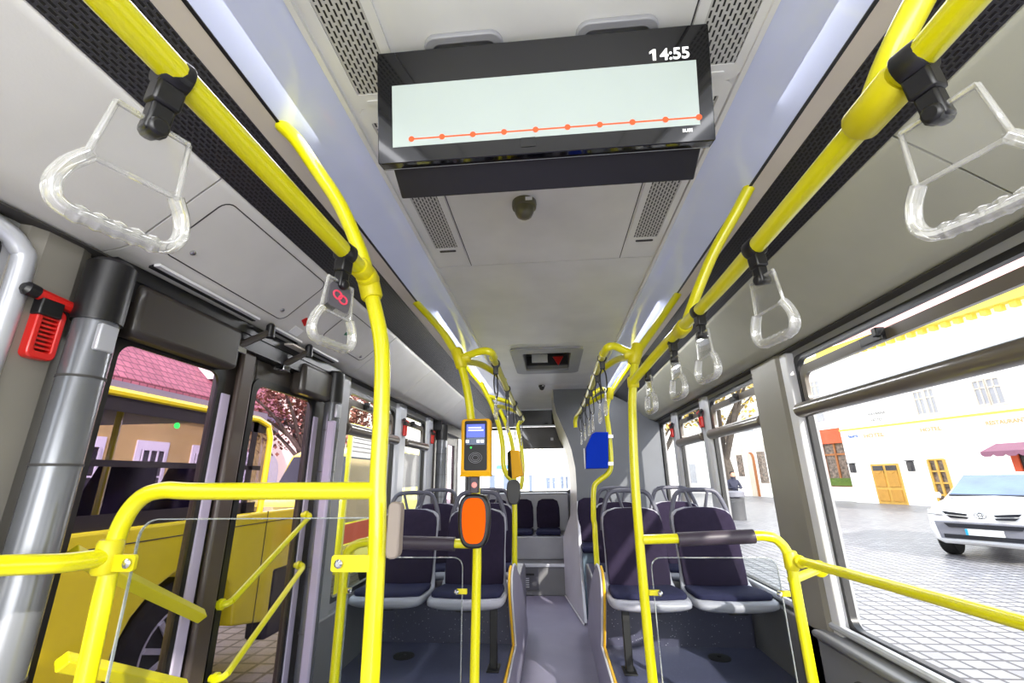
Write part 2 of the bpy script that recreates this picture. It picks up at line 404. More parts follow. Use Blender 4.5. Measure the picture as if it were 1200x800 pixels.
# screws along the soffit
ctr = 0
for s, L in ((1, [(1200, 268), (989, 374), (899, 422), (871, 434)]), (-1, [(50, 272), (340, 362)])): pass
# ------------------------------------------------------------------ side windows
wn = [0]
def window(s, y0, y1, z0, z1, bar=True, far_latch=True):
    wn[0] += 1; n = wn[0]; X = 1.262*s
    lab = f'{"right" if s>0 else "left"} side window number {n} with dark rubber frame'
    r = bpy.data.objects.new(f'window_{n}', None); COL.objects.link(r); r.location = (X, (y0+y1)/2, z0)
    tag(r, lab, 'window', kind='structure')
    Mw = Matrix.Translation((X, (y0+y1)/2, (z0+z1)/2)) @ Matrix(((0, 0, 1, 0), (1, 0, 0, 0), (0, 1, 0, 0), (0, 0, 0, 1)))
    w, h = y1-y0, z1-z0
    bm = new(); prism(bm, [V((X+.01*s, y0, z0)), V((X+.01*s, y1, z0)), V((X+.01*s, y1, z1)), V((X+.01*s, y0, z1))], (.004*s, 0, 0)); g = part('glass_pane', bm, m_gl, r, smooth=False)
    bm = new(); plate(bm, Matrix.Translation((-.014, 0, 0)) @ Mw, w+.004, h+.004, .035, .028, (w-.044, h-.044, .045)); part('window_frame', bm, m_blk, r)
    if bar:
        bm = new(); tube(bm, [(X-.026*s, y0-.012, 1.60), (X-.026*s, y1+.012, 1.60)], .036, 16, 0, ra=.036); part('sash_bar', bm, m_bar, r, bevel=.01)
        bm = new(); zt = z1-.075; Ms = Matrix.Translation((X-.012, (y0+y1)/2, (1.60+zt)/2)) @ Matrix(((0, 0, 1, 0), (1, 0, 0, 0), (0, 1, 0, 0), (0, 0, 0, 1)))
        plate(bm, Ms, w-.05, zt-1.60+.04, .05, .018, (w-.12, zt-1.60-.045, .04)); part('sliding_sash', bm, m_bar, r)
        bm = new(); yc = y0+w*(.36 if s < 0 else .42) if w < 1.2 else 1.72
        box(bm, X-.030*s, X-.006*s, yc-.06, yc+.06, zt-.022, zt+.014); box(bm, X-.045*s, X-.01*s, yc-.062, yc-.035, zt-.008, zt+.026)
        part('latch', bm, m_blk, r, bevel=.004)
    return r
for (y0, y1, z0, z1) in R_OPS[:4]: window(1, y0, y1, z0, z1, y1 > .5)
window(1, *R_OPS[4], bar=False)
for i in (0, 1, 3, 4, 6): window(-1, *L_OPS[i], bar=(i in (3, 4)))
# pillars between the windows
def pillar(s, y0, y1, n, m, lab, zt=1.9, depth=.05):
    bm = new(); X = 1.25*s; d = depth*s
    prof = [(X, y0), (X-d*.6, y0+.01), (X-d, y0+.04), (X-d, y1-.04), (X-d*.6, y1-.01), (X, y1)]
    prism(bm, [V((x, y, .0)) for x, y in prof], (0, 0, zt)); return struct(f'trim_{n}', bm, m, lab, angle=20)
pillar(1, 2.33, 2.70, 11, m_pill, 'wide taupe pillar behind the nearest right window')
bm = new(); box(bm, 1.262, 1.212, 2.285, 2.352, .6, 1.895); struct('trim_12', bm, m_edgew, 'pale edge strip of the wide right pillar', bevel=.008)
pillar(1, 3.585, 3.745, 13, m_alu, 'light grey pillar between the second and third right windows', depth=.03)
pillar(1, 4.475, 4.645, 14, m_alu, 'light grey pillar behind the third right window', depth=.03)
pillar(-1, 2.37, 2.60, 15, m_wall, 'grey pillar behind the front passenger door', depth=.04)
pillar(-1, 3.51, 3.73, 16, m_alu, 'light grey pillar between the two left windows', depth=.03)
pillar(-1, 4.40, 4.60, 17, m_alu, 'light grey pillar in front of the rear door', depth=.03)
pillar(-1, .82, .985, 18, m_pill, 'taupe pillar carrying the nearest red hammer', depth=.03)
bm = new(); tube(bm, [(-1.232, .835, .3), (-1.232, .835, 1.2), (-1.232, .84, 1.74), (-1.235, .82, 1.84), (-1.25, .74, 1.885)], .022, 12, 6); struct('trim_19', bm, m_alu, 'bright aluminium edge moulding beside the nearest left window')
# side wall lower claddings
bm = new(); box(bm, 1.16, 1.25, -1.1, 2.40, 0, .60); box(bm, 1.14, 1.25, -1.1, 2.40, .60, .63); box(bm, 1.20, 1.25, 2.40, 5.2, 0, .62); struct('trim_20', bm, m_side, 'grey panel under the right windows', bevel=.012)
bm = new(); tube(bm, [(1.222, YB, .655), (1.222, 5.2, .655)], .018, 10, 0); struct('trim_21', bm, m_alu, 'pale sill moulding along the right windows')
bm = new(); plate(bm, Matrix.Translation((1.157, 1.35, .33)) @ Matrix(((0, 0, 1, 0), (1, 0, 0, 0), (0, 1, 0, 0), (0, 0, 0, 1))), 1.7, .40, .09, .006, (1.66, .36, .075)); struct('trim_22', bm, m_groove, 'recessed line in the right lower wall panel')
bm = new(); box(bm, -1.25, -1.20, 2.40, 4.60, 0, .62); struct('trim_23', bm, m_side, 'grey panel under the left windows', bevel=.01)
# ------------------------------------------------------------------ front passenger door (two leaves)
def leaf(name, y0, y1, g0, g1, n, lab, hy):
    r = bpy.data.objects.new(name, None); COL.objects.link(r); r.location = (-1.25, y0, 0); tag(r, lab, 'door', kind='structure')
    bm = new(); X0, X1 = -1.27, -1.235
    box(bm, X0, X1, y0, g0, .02, 1.80); box(bm, X0, X1, g1, y1, .02, 1.80); box(bm, X0, X1, g0, g1, 1.70, 1.80); box(bm, X0, X1, g0, g1, .02, .14)
    part('door_frame', bm, m_blk2, r, smooth=False, bevel=.006)
    bm = new(); Ms = Matrix.Translation((-1.238, (g0+g1)/2, .92)) @ Matrix(((0, 0, 1, 0), (1, 0, 0, 0), (0, 1, 0, 0), (0, 0, 0, 1)))
    plate(bm, Ms, g1-g0+.03, 1.60, .05, .01, (g1-g0-.03, 1.54, .045)); part('glass_seal', bm, m_blk, r)
    bm = new(); box(bm, -1.256, -1.252, g0, g1, .12, 1.72); part('door_glass', bm, m_gldoor, r, smooth=False)
    return r
d1 = leaf('door_1', 1.03, 1.615, 1.10, 1.53, 1, 'near leaf of the front passenger door with tinted glass', 0)
d2 = leaf('door_2', 1.635, 2.33, 1.72, 2.20, 2, 'far leaf of the front passenger door with tinted glass', 0)
bm = new(); box(bm, -1.232, -1.222, 1.535, 1.58, .14, 1.62); part('edge_strip', bm, m_pinkl, d1, bevel=.004)
bm = new(); box(bm, -1.232, -1.222, 2.205, 2.25, .14, 1.62); part('edge_strip', bm, m_pinkl, d2, bevel=.004)
bm = new(); box(bm, -1.225, -1.20, 1.585, 1.665, .05, 1.80); struct('trim_24', bm, m_brn, 'dark rubber meeting strip between the two door leaves', bevel=.01)
def dbar(p, q, lab, d):
    bm = new(); p, q = V(p), V(q); dr = (q-p).normalized()
    off = V((.05, 0, 0))
    tube(bm, [p-off, p-off*.3, p+dr*.02, p+dr*.06, q-dr*.06, q-dr*.02, q-off*.3, q-off], .0115, 10, 3)
    for e in (p, q): lathe(bm, [(.019, -.004), (.019, .008)], axisM(e-V((.03, 0, 0)), (1, 0, 0)), 12)
    part('door_grab_bar', bm, m_yel, d)
dbar(atX(365, 603, -1.17), atX(268, 708, -1.17), '', d2); dbar(atX(357, 662, -1.17), atX(262, 795, -1.17), '', d2)
def dbar2(p, q, d):
    bm = new(); p, q = V(p), V(q); tube(bm, [p, q], .022, 4, 0); part('door_grab_bar', bm, m_yel2, d, smooth=False, bevel=.003)
dbar2(atX(84, 648, -1.17), atX(236, 722, -1.17), d1); dbar2(atX(72, 775, -1.17), atX(215, 805, -1.17), d1)
# door posts (rotating tubes), header gear
def door_post(y, r, lab, zt=1.86, hi=True):
    t = thing('door_post', lab, 'door post', (-1.17, y, 0))
    bm = new(); lathe(bm, [(r, 0), (r, 1.70), (r*.97, 1.705)], Matrix.Translation((-1.17, y, 0)), 24); part('tube', bm, m_tube, t)
    bm = new(); lathe(bm, [(r*1.12, 1.70), (r*1.14, 1.72), (r*1.14, zt), (r*.9, zt+.012)], Matrix.Translation((-1.17, y, 0)), 24); part('cap', bm, m_blk, t)
    for z in (.35, .62, .9, 1.12, 1.34, 1.55): 
        bm = new(); lathe(bm, [(r+.0015, z), (r+.0015, z+.006)], Matrix.Translation((-1.17, y, 0)), 24)
        part('joint_ring', bm, m_groove, t)
    if hi: bm = new(); box(bm, -1.17+r*.55, -1.17+r*1.05, y-.028, y+.02, 1.62, 1.69); part('bracket', bm, m_alu, t, bevel=.004)
    return t
door_post(.985, .047, 'thick grey tubular door post beside the nearest red hammer')
dp_ = door_post(2.285, .042, 'grey tubular door post at the far edge of the front door')
bm = new(); box(bm, -1.165, -1.125, 2.236, 2.262, .1, 1.60); part('lit_face_plate', bm, m_pinkl, dp_, bevel=.006)  # pale plate added, light on the post's face put into its colour
door_post(4.76, .055, 'grey tubular door post at the rear door, seen over the left seats')
bm = new(); box(bm, -1.25, -1.185, 1.04, 2.33, 1.80, 1.905); box(bm, -1.252, -1.18, 1.0, 2.36, 1.86, 1.902); struct('trim_25', bm, m_blk, 'black header above the front door', smooth=False)
bm = new(); box(bm, -1.24, -1.165, 1.08, 1.52, 1.70, 1.86); single('door_motor_cover', bm, m_blk2, 'long dark cover above the near door leaf', 'cover', bevel=.02)
bm = new(); box(bm, -1.24, -1.165, 1.97, 2.26, 1.70, 1.85); single('door_motor_cover', bm, m_blk2, 'short dark cover above the far door leaf', 'cover', bevel=.02)
for y, l in ((1.60, 'dark hinged door arm above the meeting edge of the leaves'), (1.90, 'dark hinged door arm above the far leaf')):
    t = thing('hinged_linkage', l, 'linkage', (-1.17, y, 1.8))
    bm = new(); tube(bm, [(-1.13, y+.02, 1.885), (-1.19, y-.07, 1.80)], .014, 8, 0); part('link_bar', bm, m_blk2, t)
    bm = new(); lathe(bm, [(.018, 0), (.018, .05), (.010, .06)], axisM((-1.13, y+.02, 1.86), (0, 0, 1)), 12); part('pivot', bm, m_blk, t)
    bm = new(); box(bm, -1.215, -1.165, y-.10, y-.05, 1.77, 1.795); part('hinge_plate', bm, m_chrome, t, bevel=.003)
# slot lamp over the door
bm = new(); [box(bm, -1.150, -1.132, a, b, 1.911, 1.9195) for a, b in ((1.08, 1.55), (1.64, 1.86), (1.95, 2.22))]; struct('trim_26', bm, m_whitep, 'white slot edge in the soffit above the door', smooth=False)
bm = new(); [box(bm, -1.166, -1.150, a, b, 1.908, 1.918) for a, b in ((1.08, 1.55), (1.64, 1.86), (1.95, 2.22))]; struct('trim_27', bm, m_rubber, 'black slot in the soffit above the door', smooth=False)
# rear passenger door
d3 = bpy.data.objects.new('door_3', None); COL.objects.link(d3); d3.location = (-1.25, 4.8, 0); tag(d3, 'rear passenger door far down the left side', 'door', kind='structure')
bm = new()
for y0, y1 in ((4.72, 4.88), (5.22, 5.36), (5.72, 5.85)): box(bm, -1.27, -1.235, y0, y1, .02, 1.82)
for y0, y1 in ((4.88, 5.22), (5.36, 5.72)): box(bm, -1.27, -1.235, y0, y1, 1.70, 1.82); box(bm, -1.27, -1.235, y0, y1, .02, .14)
part('door_frame', bm, m_blk2, d3, smooth=False)
bm = new(); box(bm, -1.256, -1.252, 4.88, 5.22, .14, 1.70); part('door_glass', bm, m_gldoor, d3, smooth=False)
bm = new(); box(bm, -1.256, -1.252, 5.36, 5.72, .14, 1.70); part('door_glass', bm, m_gldoor, d3, smooth=False)
bm = new(); box(bm, -1.25, -1.16, 4.68, 5.85, 1.80, 1.90); part('header', bm, m_blk, d3, smooth=False)
# ------------------------------------------------------------------ cove details (left): access panels, key locks, stickers
cvn = V((-(2.108-1.938), 0, -(1.115-.918))).normalized()   # normal of left cove plane, facing down/in
cvn = V((.653, 0, -.757)); cvn.normalize()
def cove_frame(s):
    a = V((.918*s, 0, 2.108)); b = V((1.115*s, 0, 1.938)); d = (b-a).normalized()
    n = V((0, 1, 0)).cross(d); n = n if n.z < 0 else -n
    return a, d, n
def atCove(px, py, s):
    a, d, n = cove_frame(s); return atP(px, py, a+n*.001, n)
def coveM(s, y0, y1, u0, u1, lift=.001):
    a, d, n = cove_frame(s); c = a+d*((u0+u1)/2)+V((0, (y0+y1)/2, 0))+n*lift
    return Matrix(((0, d.x, n.x, c.x), (1, d.y, n.y, c.y), (0, d.z, n.z, c.z), (0, 0, 0, 1)))
def cove_yu(px, py, s):
    a, d, n = cove_frame(s); p = atCove(px, py, s); return p.y, (p-V((a.x, p.y, a.z))).dot(d)
def access(y0, y1, u0, u1, lab, locks):
    t = thing('access_panel', lab, 'panel', (coveM(-1, y0, y1, u0, u1)).translation)
    bm = new(); plate(bm, coveM(-1, y0, y1, u0, u1, .0), y1-y0, u1-u0, .035, .0015, (y1-y0-.007, u1-u0-.007, .032)); part('seam', bm, m_groove, t)
    bm = new(); plate(bm, coveM(-1, y0, y1, u0, u1, -.001), y1-y0-.008, u1-u0-.008, .031, .002); part('cover_plate', bm, m_covel, t)
    for y, u in locks:
        a, d, n = cove_frame(-1); c = a+d*u+V((0, y, 0))
        bm = new(); lathe(bm, [(.009, 0), (.009, .004), (.006, .006)], axisM(c, n), 12); part('lock', bm, m_chrome, t)
print('cove yu', [tuple(round(v, 3) for v in cove_yu(*p, -1)) for p in ((189, 294), (264, 233), (373, 341), (329, 376), (226, 296), (331, 363), (345, 380), (440, 395), (430, 440))])
Y0, _ = cove_yu(200, 290, -1); Y1, _ = cove_yu(352, 362, -1)
access(1.045, 1.65, .012, .252, 'large flat access panel above the near door leaf', [cove_yu(226, 296, -1), cove_yu(331, 363, -1)])
access(1.93, 2.40, .035, .225, 'smaller flat access panel behind the yellow pole', [(2.35, .20)])
def sticker(name, px, py, w, h, rot, m, lab, cat, s=-1):
    a, d, n = cove_frame(s); p = atCove(px, py, s)
    R = Matrix(((0, d.x, n.x, p.x), (1, d.y, n.y, p.y), (0, d.z, n.z, p.z), (0, 0, 0, 1))) @ Matrix.Rotation(math.radians(rot), 4, 'Z')
    bm = new(); plate(bm, R, w, h, .004, .0015); return single(name, bm, m, lab, cat)
sticker('indicator_panel', 389, 357, .075, .075, 0, m_blk, 'black square panel behind the second left strap handle', 'panel')
sticker('emergency_button', 358, 377, .05, .026, 20, m_red, 'small red button on the cove above the door', 'button')
sticker('green_sticker', 409, 391, .06, .022, -20, mat('sticker_green', (20, 110, 70), .5), 'small dark green sticker on the cove near the pole', 'sticker')
sticker('notice_sticker', 347, 388, .07, .04, 0, m_whitep, 'white printed notice sticker beside the red button', 'sticker')
bm = new(); box(bm, -1.20, -1.14, 1.80, 1.98, 1.885, 1.893); single('signal_lamp', bm, m_cream, 'cream rectangular lamp set in the soffit above the door', 'lamp', smooth=False)
def cove_knob(px, py, s, lab):
    r = ray(px, py); p = EYE + r*((1.905-H)/r.z)
    if abs(p.x) > 1.25: p = atX(px, py, 1.24*s)
    bm = new(); lathe(bm, [(.011, 0), (.011, .004), (.007, .007)], Matrix.Translation((p.x, p.y, p.z+.002)) @ Matrix.Rotation(math.pi, 4, 'X'), 12)
    single('panel_lock', bm, m_chrome, lab, 'lock', 'round metal locks along the soffit')
for px, py, s in ((1178, 270, 1), (989, 374, 1), (899, 422, 1), (871, 436, 1), (50, 272, -1), (459, 467, -1), (487, 483, -1)): cove_knob(px, py, s, 'small round metal lock in the soffit above the windows')
# ------------------------------------------------------------------ ceiling fittings
def vent(x0, x1, y0, y1, lab):
    t = thing('ceiling_vent', lab, 'vent', ((x0+x1)/2, (y0+y1)/2, 2.3), 'perforated ceiling vents')
    c = ((x0+x1)/2, (y0+y1)/2, 2.3)
    bm = new(); plate(bm, Matrix.Translation(c) @ Matrix.Rotation(math.pi, 4, 'X'), x1-x0+.05, y1-y0+.10, .03, .006, (x1-x0+.002, y1-y0+.002, .004)); part('vent_frame', bm, m_ceil, t)
    bm = new(); box(bm, x0, x1, y0, y1, 2.296, 2.299); part('slotted_sheet', bm, m_vent, t, smooth=False)
    bm = new(); plate(bm, Matrix.Translation((c[0], y1+.026, 2.294)) @ Matrix.Rotation(math.pi, 4, 'X'), .075, .012, .005, .003); part('catch', bm, m_groove if y0 > .9 else m_ceil, t)
vent(-.485, -.385, 1.00, 1.74, 'left perforated ceiling vent just behind the monitor'); vent(.395, .495, 1.00, 1.74, 'right perforated ceiling vent just behind the monitor')
vent(-.485, -.378, .20, .90, 'left perforated ceiling vent in front of the monitor'); vent(.39, .50, .20, .90, 'right perforated ceiling vent in front of the monitor')
bm = new()
for x in (-.355, .362): box(bm, x-.0015, x+.0015, YB, 1.93, 2.2985, 2.301)
struct('trim_28', bm, m_groove, 'fine lengthwise joints in the front ceiling panel', smooth=False)
for x, l in ((-.172, 'left'), (.19, 'right')):
    bm = new(); plate(bm, Matrix.Translation((x, .90, 2.3)) @ Matrix.Rotation(math.pi, 4, 'X'), .19, .29, .03, .014, (.15, .25, .02))
    plate(bm, Matrix.Translation((x, .90, 2.3)) @ Matrix.Rotation(math.pi, 4, 'X'), .15, .25, .02, .006)
    single('ceiling_cover', bm, m_ghat, f'{l} grey rounded ceiling cover half hidden by the monitor', 'cover', bevel=.004)
# round cameras
def dome(p, r, lab, m, k=.78):
    t = thing('dome_camera', lab, 'camera', p)
    Mx = Matrix.Translation(p) @ Matrix.Rotation(math.pi, 4, 'X') @ Matrix.Diagonal((1, 1, k, 1))
    bm = new(); lathe(bm, [(r, 0), (r*1.02, r*.35), (r*.98, r*.7), (r*.88, r*.78)], Mx, 28); part('base', bm, m, t)
    bm = new(); lathe(bm, [(r*.84, r*.7), (r*.78, r*1.2), (r*.62, r*1.65), (r*.3, r*1.95), (.001, r*2.0)], Mx, 28); part('dome', bm, m, t)
    bm = new(); box(bm, p[0]+r*.15, p[0]+r*.7, p[1]-r*1.05, p[1]-r*1.0, p[2]-r*.5, p[2]-r*.2); part('label_plate', bm, m_whitep, t, smooth=False)
dome((-.066, 1.44, 2.3), .046, 'olive domed camera on the ceiling behind the monitor', m_olive)
dome((-.077, 4.93, 2.3), .036, 'small dark domed camera on the ceiling by the rear hatch', m_blk)
# roof hatch
t = thing('roof_hatch', 'grey framed roof hatch in the rear ceiling', 'hatch', (0, 3.83, 2.3))
Mh = Matrix.Translation((-.005, 3.83, 2.302)) @ Matrix.Rotation(math.pi, 4, 'X')
bm = new(); plate(bm, Mh, .60, .89, .07, .02, (.40, .60, .03)); part('frame', bm, m_ghat, t, bevel=.008)
bm = new(); x0, x1, y0, y1 = -.205, .195, 3.53, 4.13
for a in ((x0-.01, x0, y0, y1), (x1, x1+.01, y0, y1), (x0, x1, y0-.01, y0), (x0, x1, y1, y1+.01)): box(bm, *a, 2.30, 2.46)
box(bm, -.215, .205, 3.52, 4.14, 2.45, 2.46); part('well', bm, m_side, t, smooth=False)
bm = new(); box(bm, -.20, .19, 3.54, 4.12, 2.42, 2.448); box(bm, -.20, .19, 4.105, 4.125, 2.33, 2.42); part('inner_plate', bm, m_blk, t, smooth=False)
bm = new(); box(bm, -.15, .0, 4.04, 4.09, 2.35, 2.43); part('lamp_plate', bm, m_whitep, t, smooth=False)
bm = new(); Mx = Matrix.Translation((.10, 4.09, 2.36)); prism(bm, [Mx @ V(p) for p in ((-.05, 0, .04), (.05, 0, .04), (0, 0, -.045))], (0, -.02, 0)); part('handle', bm, m_red, t)
# ------------------------------------------------------------------ monitor
tm = thing('passenger_monitor', 'wide black passenger information monitor hanging from the ceiling, showing 14:55', 'monitor', (0, .85, 2.3))
TLp, TRp = atY(442, 60, .775), atY(830, 30, .775); BLp, BRp = atY(443, 192, .838), atY(840, 165, .838)
tl = V((-.385, .775, 2.276)); tl.z = (TLp.z+TRp.z)/2; x_l = (TLp.x+BLp.x)/2; x_r = (TRp.x+BRp.x)/2
zt, zb = (TLp.z+TRp.z)/2, (BLp.z+BRp.z)/2
O = V(((x_l+x_r)/2, .775, zt)); eu = V((1, 0, 0)); ev = (V((O.x, .838, zb))-O); Hm = ev.length; ev.normalize(); en = eu.cross(ev); en = -en if en.y > 0 else en
Wm = x_r-x_l
def mon(px, py):
    p = atP(px, py, O+en*.002, en)-O; return p.dot(eu), p.dot(ev)
def monM(u, v, lift): 
    c = O+eu*u+ev*v+en*lift
    return Matrix(((eu.x, -ev.x, en.x, c.x), (eu.y, -ev.y, en.y, c.y), (eu.z, -ev.z, en.z, c.z), (0, 0, 0, 1)))
bm = new(); plate(bm, monM(0, Hm/2, -.035), Wm, Hm, .006, .035); part('screen_housing', bm, m_gscr, tm, bevel=.002)
bm = new(); box(bm, -.36, .375, .86, .95, 1.992, 2.29); 
hexv = bm.verts[:]
for v in hexv:
    if v.co.z < 2.1 and v.co.y < .9: v.co.z += .045
part('rear_housing', bm, m_housing, tm, bevel=.004)
bm = new(); box(bm, x_l+.005, x_r-.005, -.0015, .0015, 0, .0015, monM(0, Hm-.001, -.03) @ Matrix.Translation((-(x_l+x_r)/2, 0, 0))); part('lower_edge', bm, m_alu, tm, smooth=False)
bm = new(); box(bm, -.30, -.20, .84, .95, 2.24, 2.30); box(bm, .20, .30, .84, .95, 2.24, 2.30); part('mounting_bracket', bm, m_blk, tm)
u0, v0 = mon(459, 98); u1, v1 = mon(817, 72); u2, v2 = mon(460, 172); u3, v3 = mon(820, 146)
ul, ur, vt, vb = (u0+u2)/2, (u1+u3)/2, (v0+v1)/2, (v2+v3)/2
bm = new(); plate(bm, monM((ul+ur)/2, (vt+vb)/2, .0), ur-ul, vb-vt, .0005, .0006); pic = part('lit_picture', bm, m_scrw, tm, smooth=False)
bm = new(); uA, vA = mon(482, 161); uB, vB = mon(820, 138.5); vv = (vA+vB)/2; uB = ur
plate(bm, monM((uA+uB)/2, vv, .0007), uB-uA, .0035, .0005, .0003); part('route_line', bm, m_orl, tm, smooth=False)
for i in range(10):
    bm = new(); lathe(bm, [(.0068, 0), (.0068, .0004)], monM(uA+(uB-.002-uA)*i/9, vv, .0011), 18); part('route_stop_dot', bm, m_orl, tm, smooth=False)
ut, vt2 = mon(762, 71)
text_mesh('clock_digits', '4:55', .0375, monM(ut+.0225, vt2, .001), m_white, tm, bold=.0009, xs=1.03)
bm = new(); Mc = monM(ut, vt2, .001); prism(bm, [Mc @ V(p) for p in ((.006, 0, 0), (.0135, 0, 0), (.0135, .0268, 0), (.0075, .0268, 0), (-.001, .0215, 0), (-.001, .0160, 0), (.006, .0190, 0))], tuple(en*.0004)); part('clock_digit', bm, m_white, tm, smooth=False)
ub, vb2 = mon(800, 154.5); text_mesh('maker_lettering', 'BUSE', .010, monM(ub, vb2, .001), m_white, tm, bold=.0003)
us, vs_ = mon(619, 166); bm = new(); plate(bm, monM(us, vs_, .0008), .034, .022, .002, .0008); part('sensor_window', bm, m_rubber, tm)
# ------------------------------------------------------------------ yellow rails
RR = .0188
def fitting(bm, p, d, r=.026, L=.06):
    lathe(bm, [(r*.85, -L/2), (r, -L/2+.006), (r, L/2-.006), (r*.85, L/2)], axisM(p, d), 16)
def anchor_arc(pts, t, name='ceiling_arc'):
    bm = new(); tube(bm, pts, RR, 12, 6); lathe(bm, [(.022, -.006), (.022, .006)], axisM(pts[-1], (0, 0, 1)), 14); part(name, bm, m_yel, t)
ZR = 1.80
# --- left near rail, pole and door-side partition
t = thing('grab_rail', 'near left yellow grab rail along the black grille, ending at the yellow pole', 'rail', (-.455, .5, ZR))
bm = new(); tube(bm, [(-.47, -1.1, ZR), (-.462, .2, ZR), (-.452, .985, ZR)], RR, 14, 6); part('rail_tube', bm, m_yel, t)
bm = new(); fitting(bm, V((-.452, .965, ZR)), (0, 1, 0)); part('clamp', bm, m_yel2, t)
def polepts(l, Y): return [atY(x, y, Y) for x, y in l]
t = thing('grab_pole', 'nearest yellow pole, left of the aisle, curving up to the ceiling', 'pole', (-.39, 1.0, 0))
PL = polepts([(440, 577), (438, 680), (436, 790)], 1.0)
xs = PL[0].x
lower = [V((-.368, 1.0, .02)), V((-.37, 1.0, .6)), V((-.378, 1.0, 1.13)), V((-.388, 1.0, 1.30)), V((-.392, 1.0, 1.46)), V((-.405, 1.0, 1.62)), V((-.45, 1.0, 1.78))]
bm = new(); tube(bm, lower, RR, 14, 6); part('pole_tube', bm, m_yel, t)
anchor_arc([V((-.45, 1.0, 1.78)), atY(424, 300, .985), atY(400, 243, .965), atY(372, 200, .945), atY(348, 165, .93), V((-.706, .921, 2.236))], t)
bm = new(); fitting(bm, V((-.448, 1.0, 1.775)), (-.3, 0, 1), .027, .075); fitting(bm, V((-.448, .985, 1.79)), (0, 1, 0), .026, .04); part('clamp', bm, m_yel2, t)
bm = new(); plate(bm, Matrix.Translation((-.425, .99, 1.133)) @ Matrix.Rotation(math.pi/2, 4, 'X'), .09, .032, .006, .006, None); part('glass_bracket', bm, m_yel2, t)
bm = new(); lathe(bm, [(.009, 0), (.009, .005), (.005, .008)], axisM((-.452, .983, 1.133), (0, -1, 0)), 12); part('bolt', bm, m_chrome, t)
bm = new(); plate(bm, Matrix.Translation((-.333, .99, 1.20)) @ Matrix.Rotation(math.pi/2, 4, 'X'), .028, .11, .012, .03); part('side_pad', bm, m_padg, t, bevel=.004)
# partition by the door
t = thing('glass_partition', 'clear glass partition in a yellow bar frame beside the front door', 'partition', (-.7, 1.0, 0))
bm = new(); a = [V((-.39, 1.0, 1.277)), V((-.80, 1.0, 1.28)), V((-.90, 1.0, 1.283)), V((-.955, 1.0, 1.262)), V((-.985, 1.0, 1.20)), V((-.987, 1.0, 1.10)), V((-.982, 1.0, .8)), V((-.98, 1.0, .02))]
tube(bm, a, RR, 14, 7); part('frame_tube', bm, m_yel, t)
gl, gr = atY(147, 612, 1.0).x, -.40
gt = atY(300, 607, 1.0).z
bm = new(); plate(bm, Matrix.Translation(((-.93-.365)/2, 1.0, (gt+.12)/2)) @ Matrix.Rotation(math.pi/2, 4, 'X'), .565, gt-.12, .04, .006); part('glass_pane', bm, m_glpan, t)
bm = new(); plate(bm, Matrix.Translation(((-.93-.365)/2, .999, (gt+.12)/2)) @ Matrix.Rotation(math.pi/2, 4, 'X'), .567, gt-.118, .041, .0065, (.562, gt-.123, .039)); part('glass_edge', bm, m_gledge, t)
p = atY(150, 658, 1.0)
bm = new(); plate(bm, Matrix.Translation((p.x-.01, .99, p.z)) @ Matrix.Rotation(math.pi/2, 4, 'X'), .085, .034, .008, .008); part('glass_clip', bm, m_yel2, t)
bm = new(); lathe(bm, [(.010, 0), (.010, .006), (.005, .009)], axisM((p.x+.018, .982, p.z), (0, -1, 0)), 12); part('bolt', bm, m_chrome, t)
t = thing('grab_rail', 'horizontal yellow rail running forward from the door partition', 'rail', (-.99, .6, 1.15))
bm = new(); tube(bm, [(-.987, .985, 1.145), (-1.0, .90, 1.147), (-1.035, .80, 1.158), (-1.05, .6, 1.17), (-1.05, -.9, 1.2)], RR, 14, 6); part('rail_tube', bm, m_yel, t)
bm = new(); fitting(bm, V((-.988, .99, 1.145)), (0, 0, 1), .025, .07); part('clamp', bm, m_yel2, t)
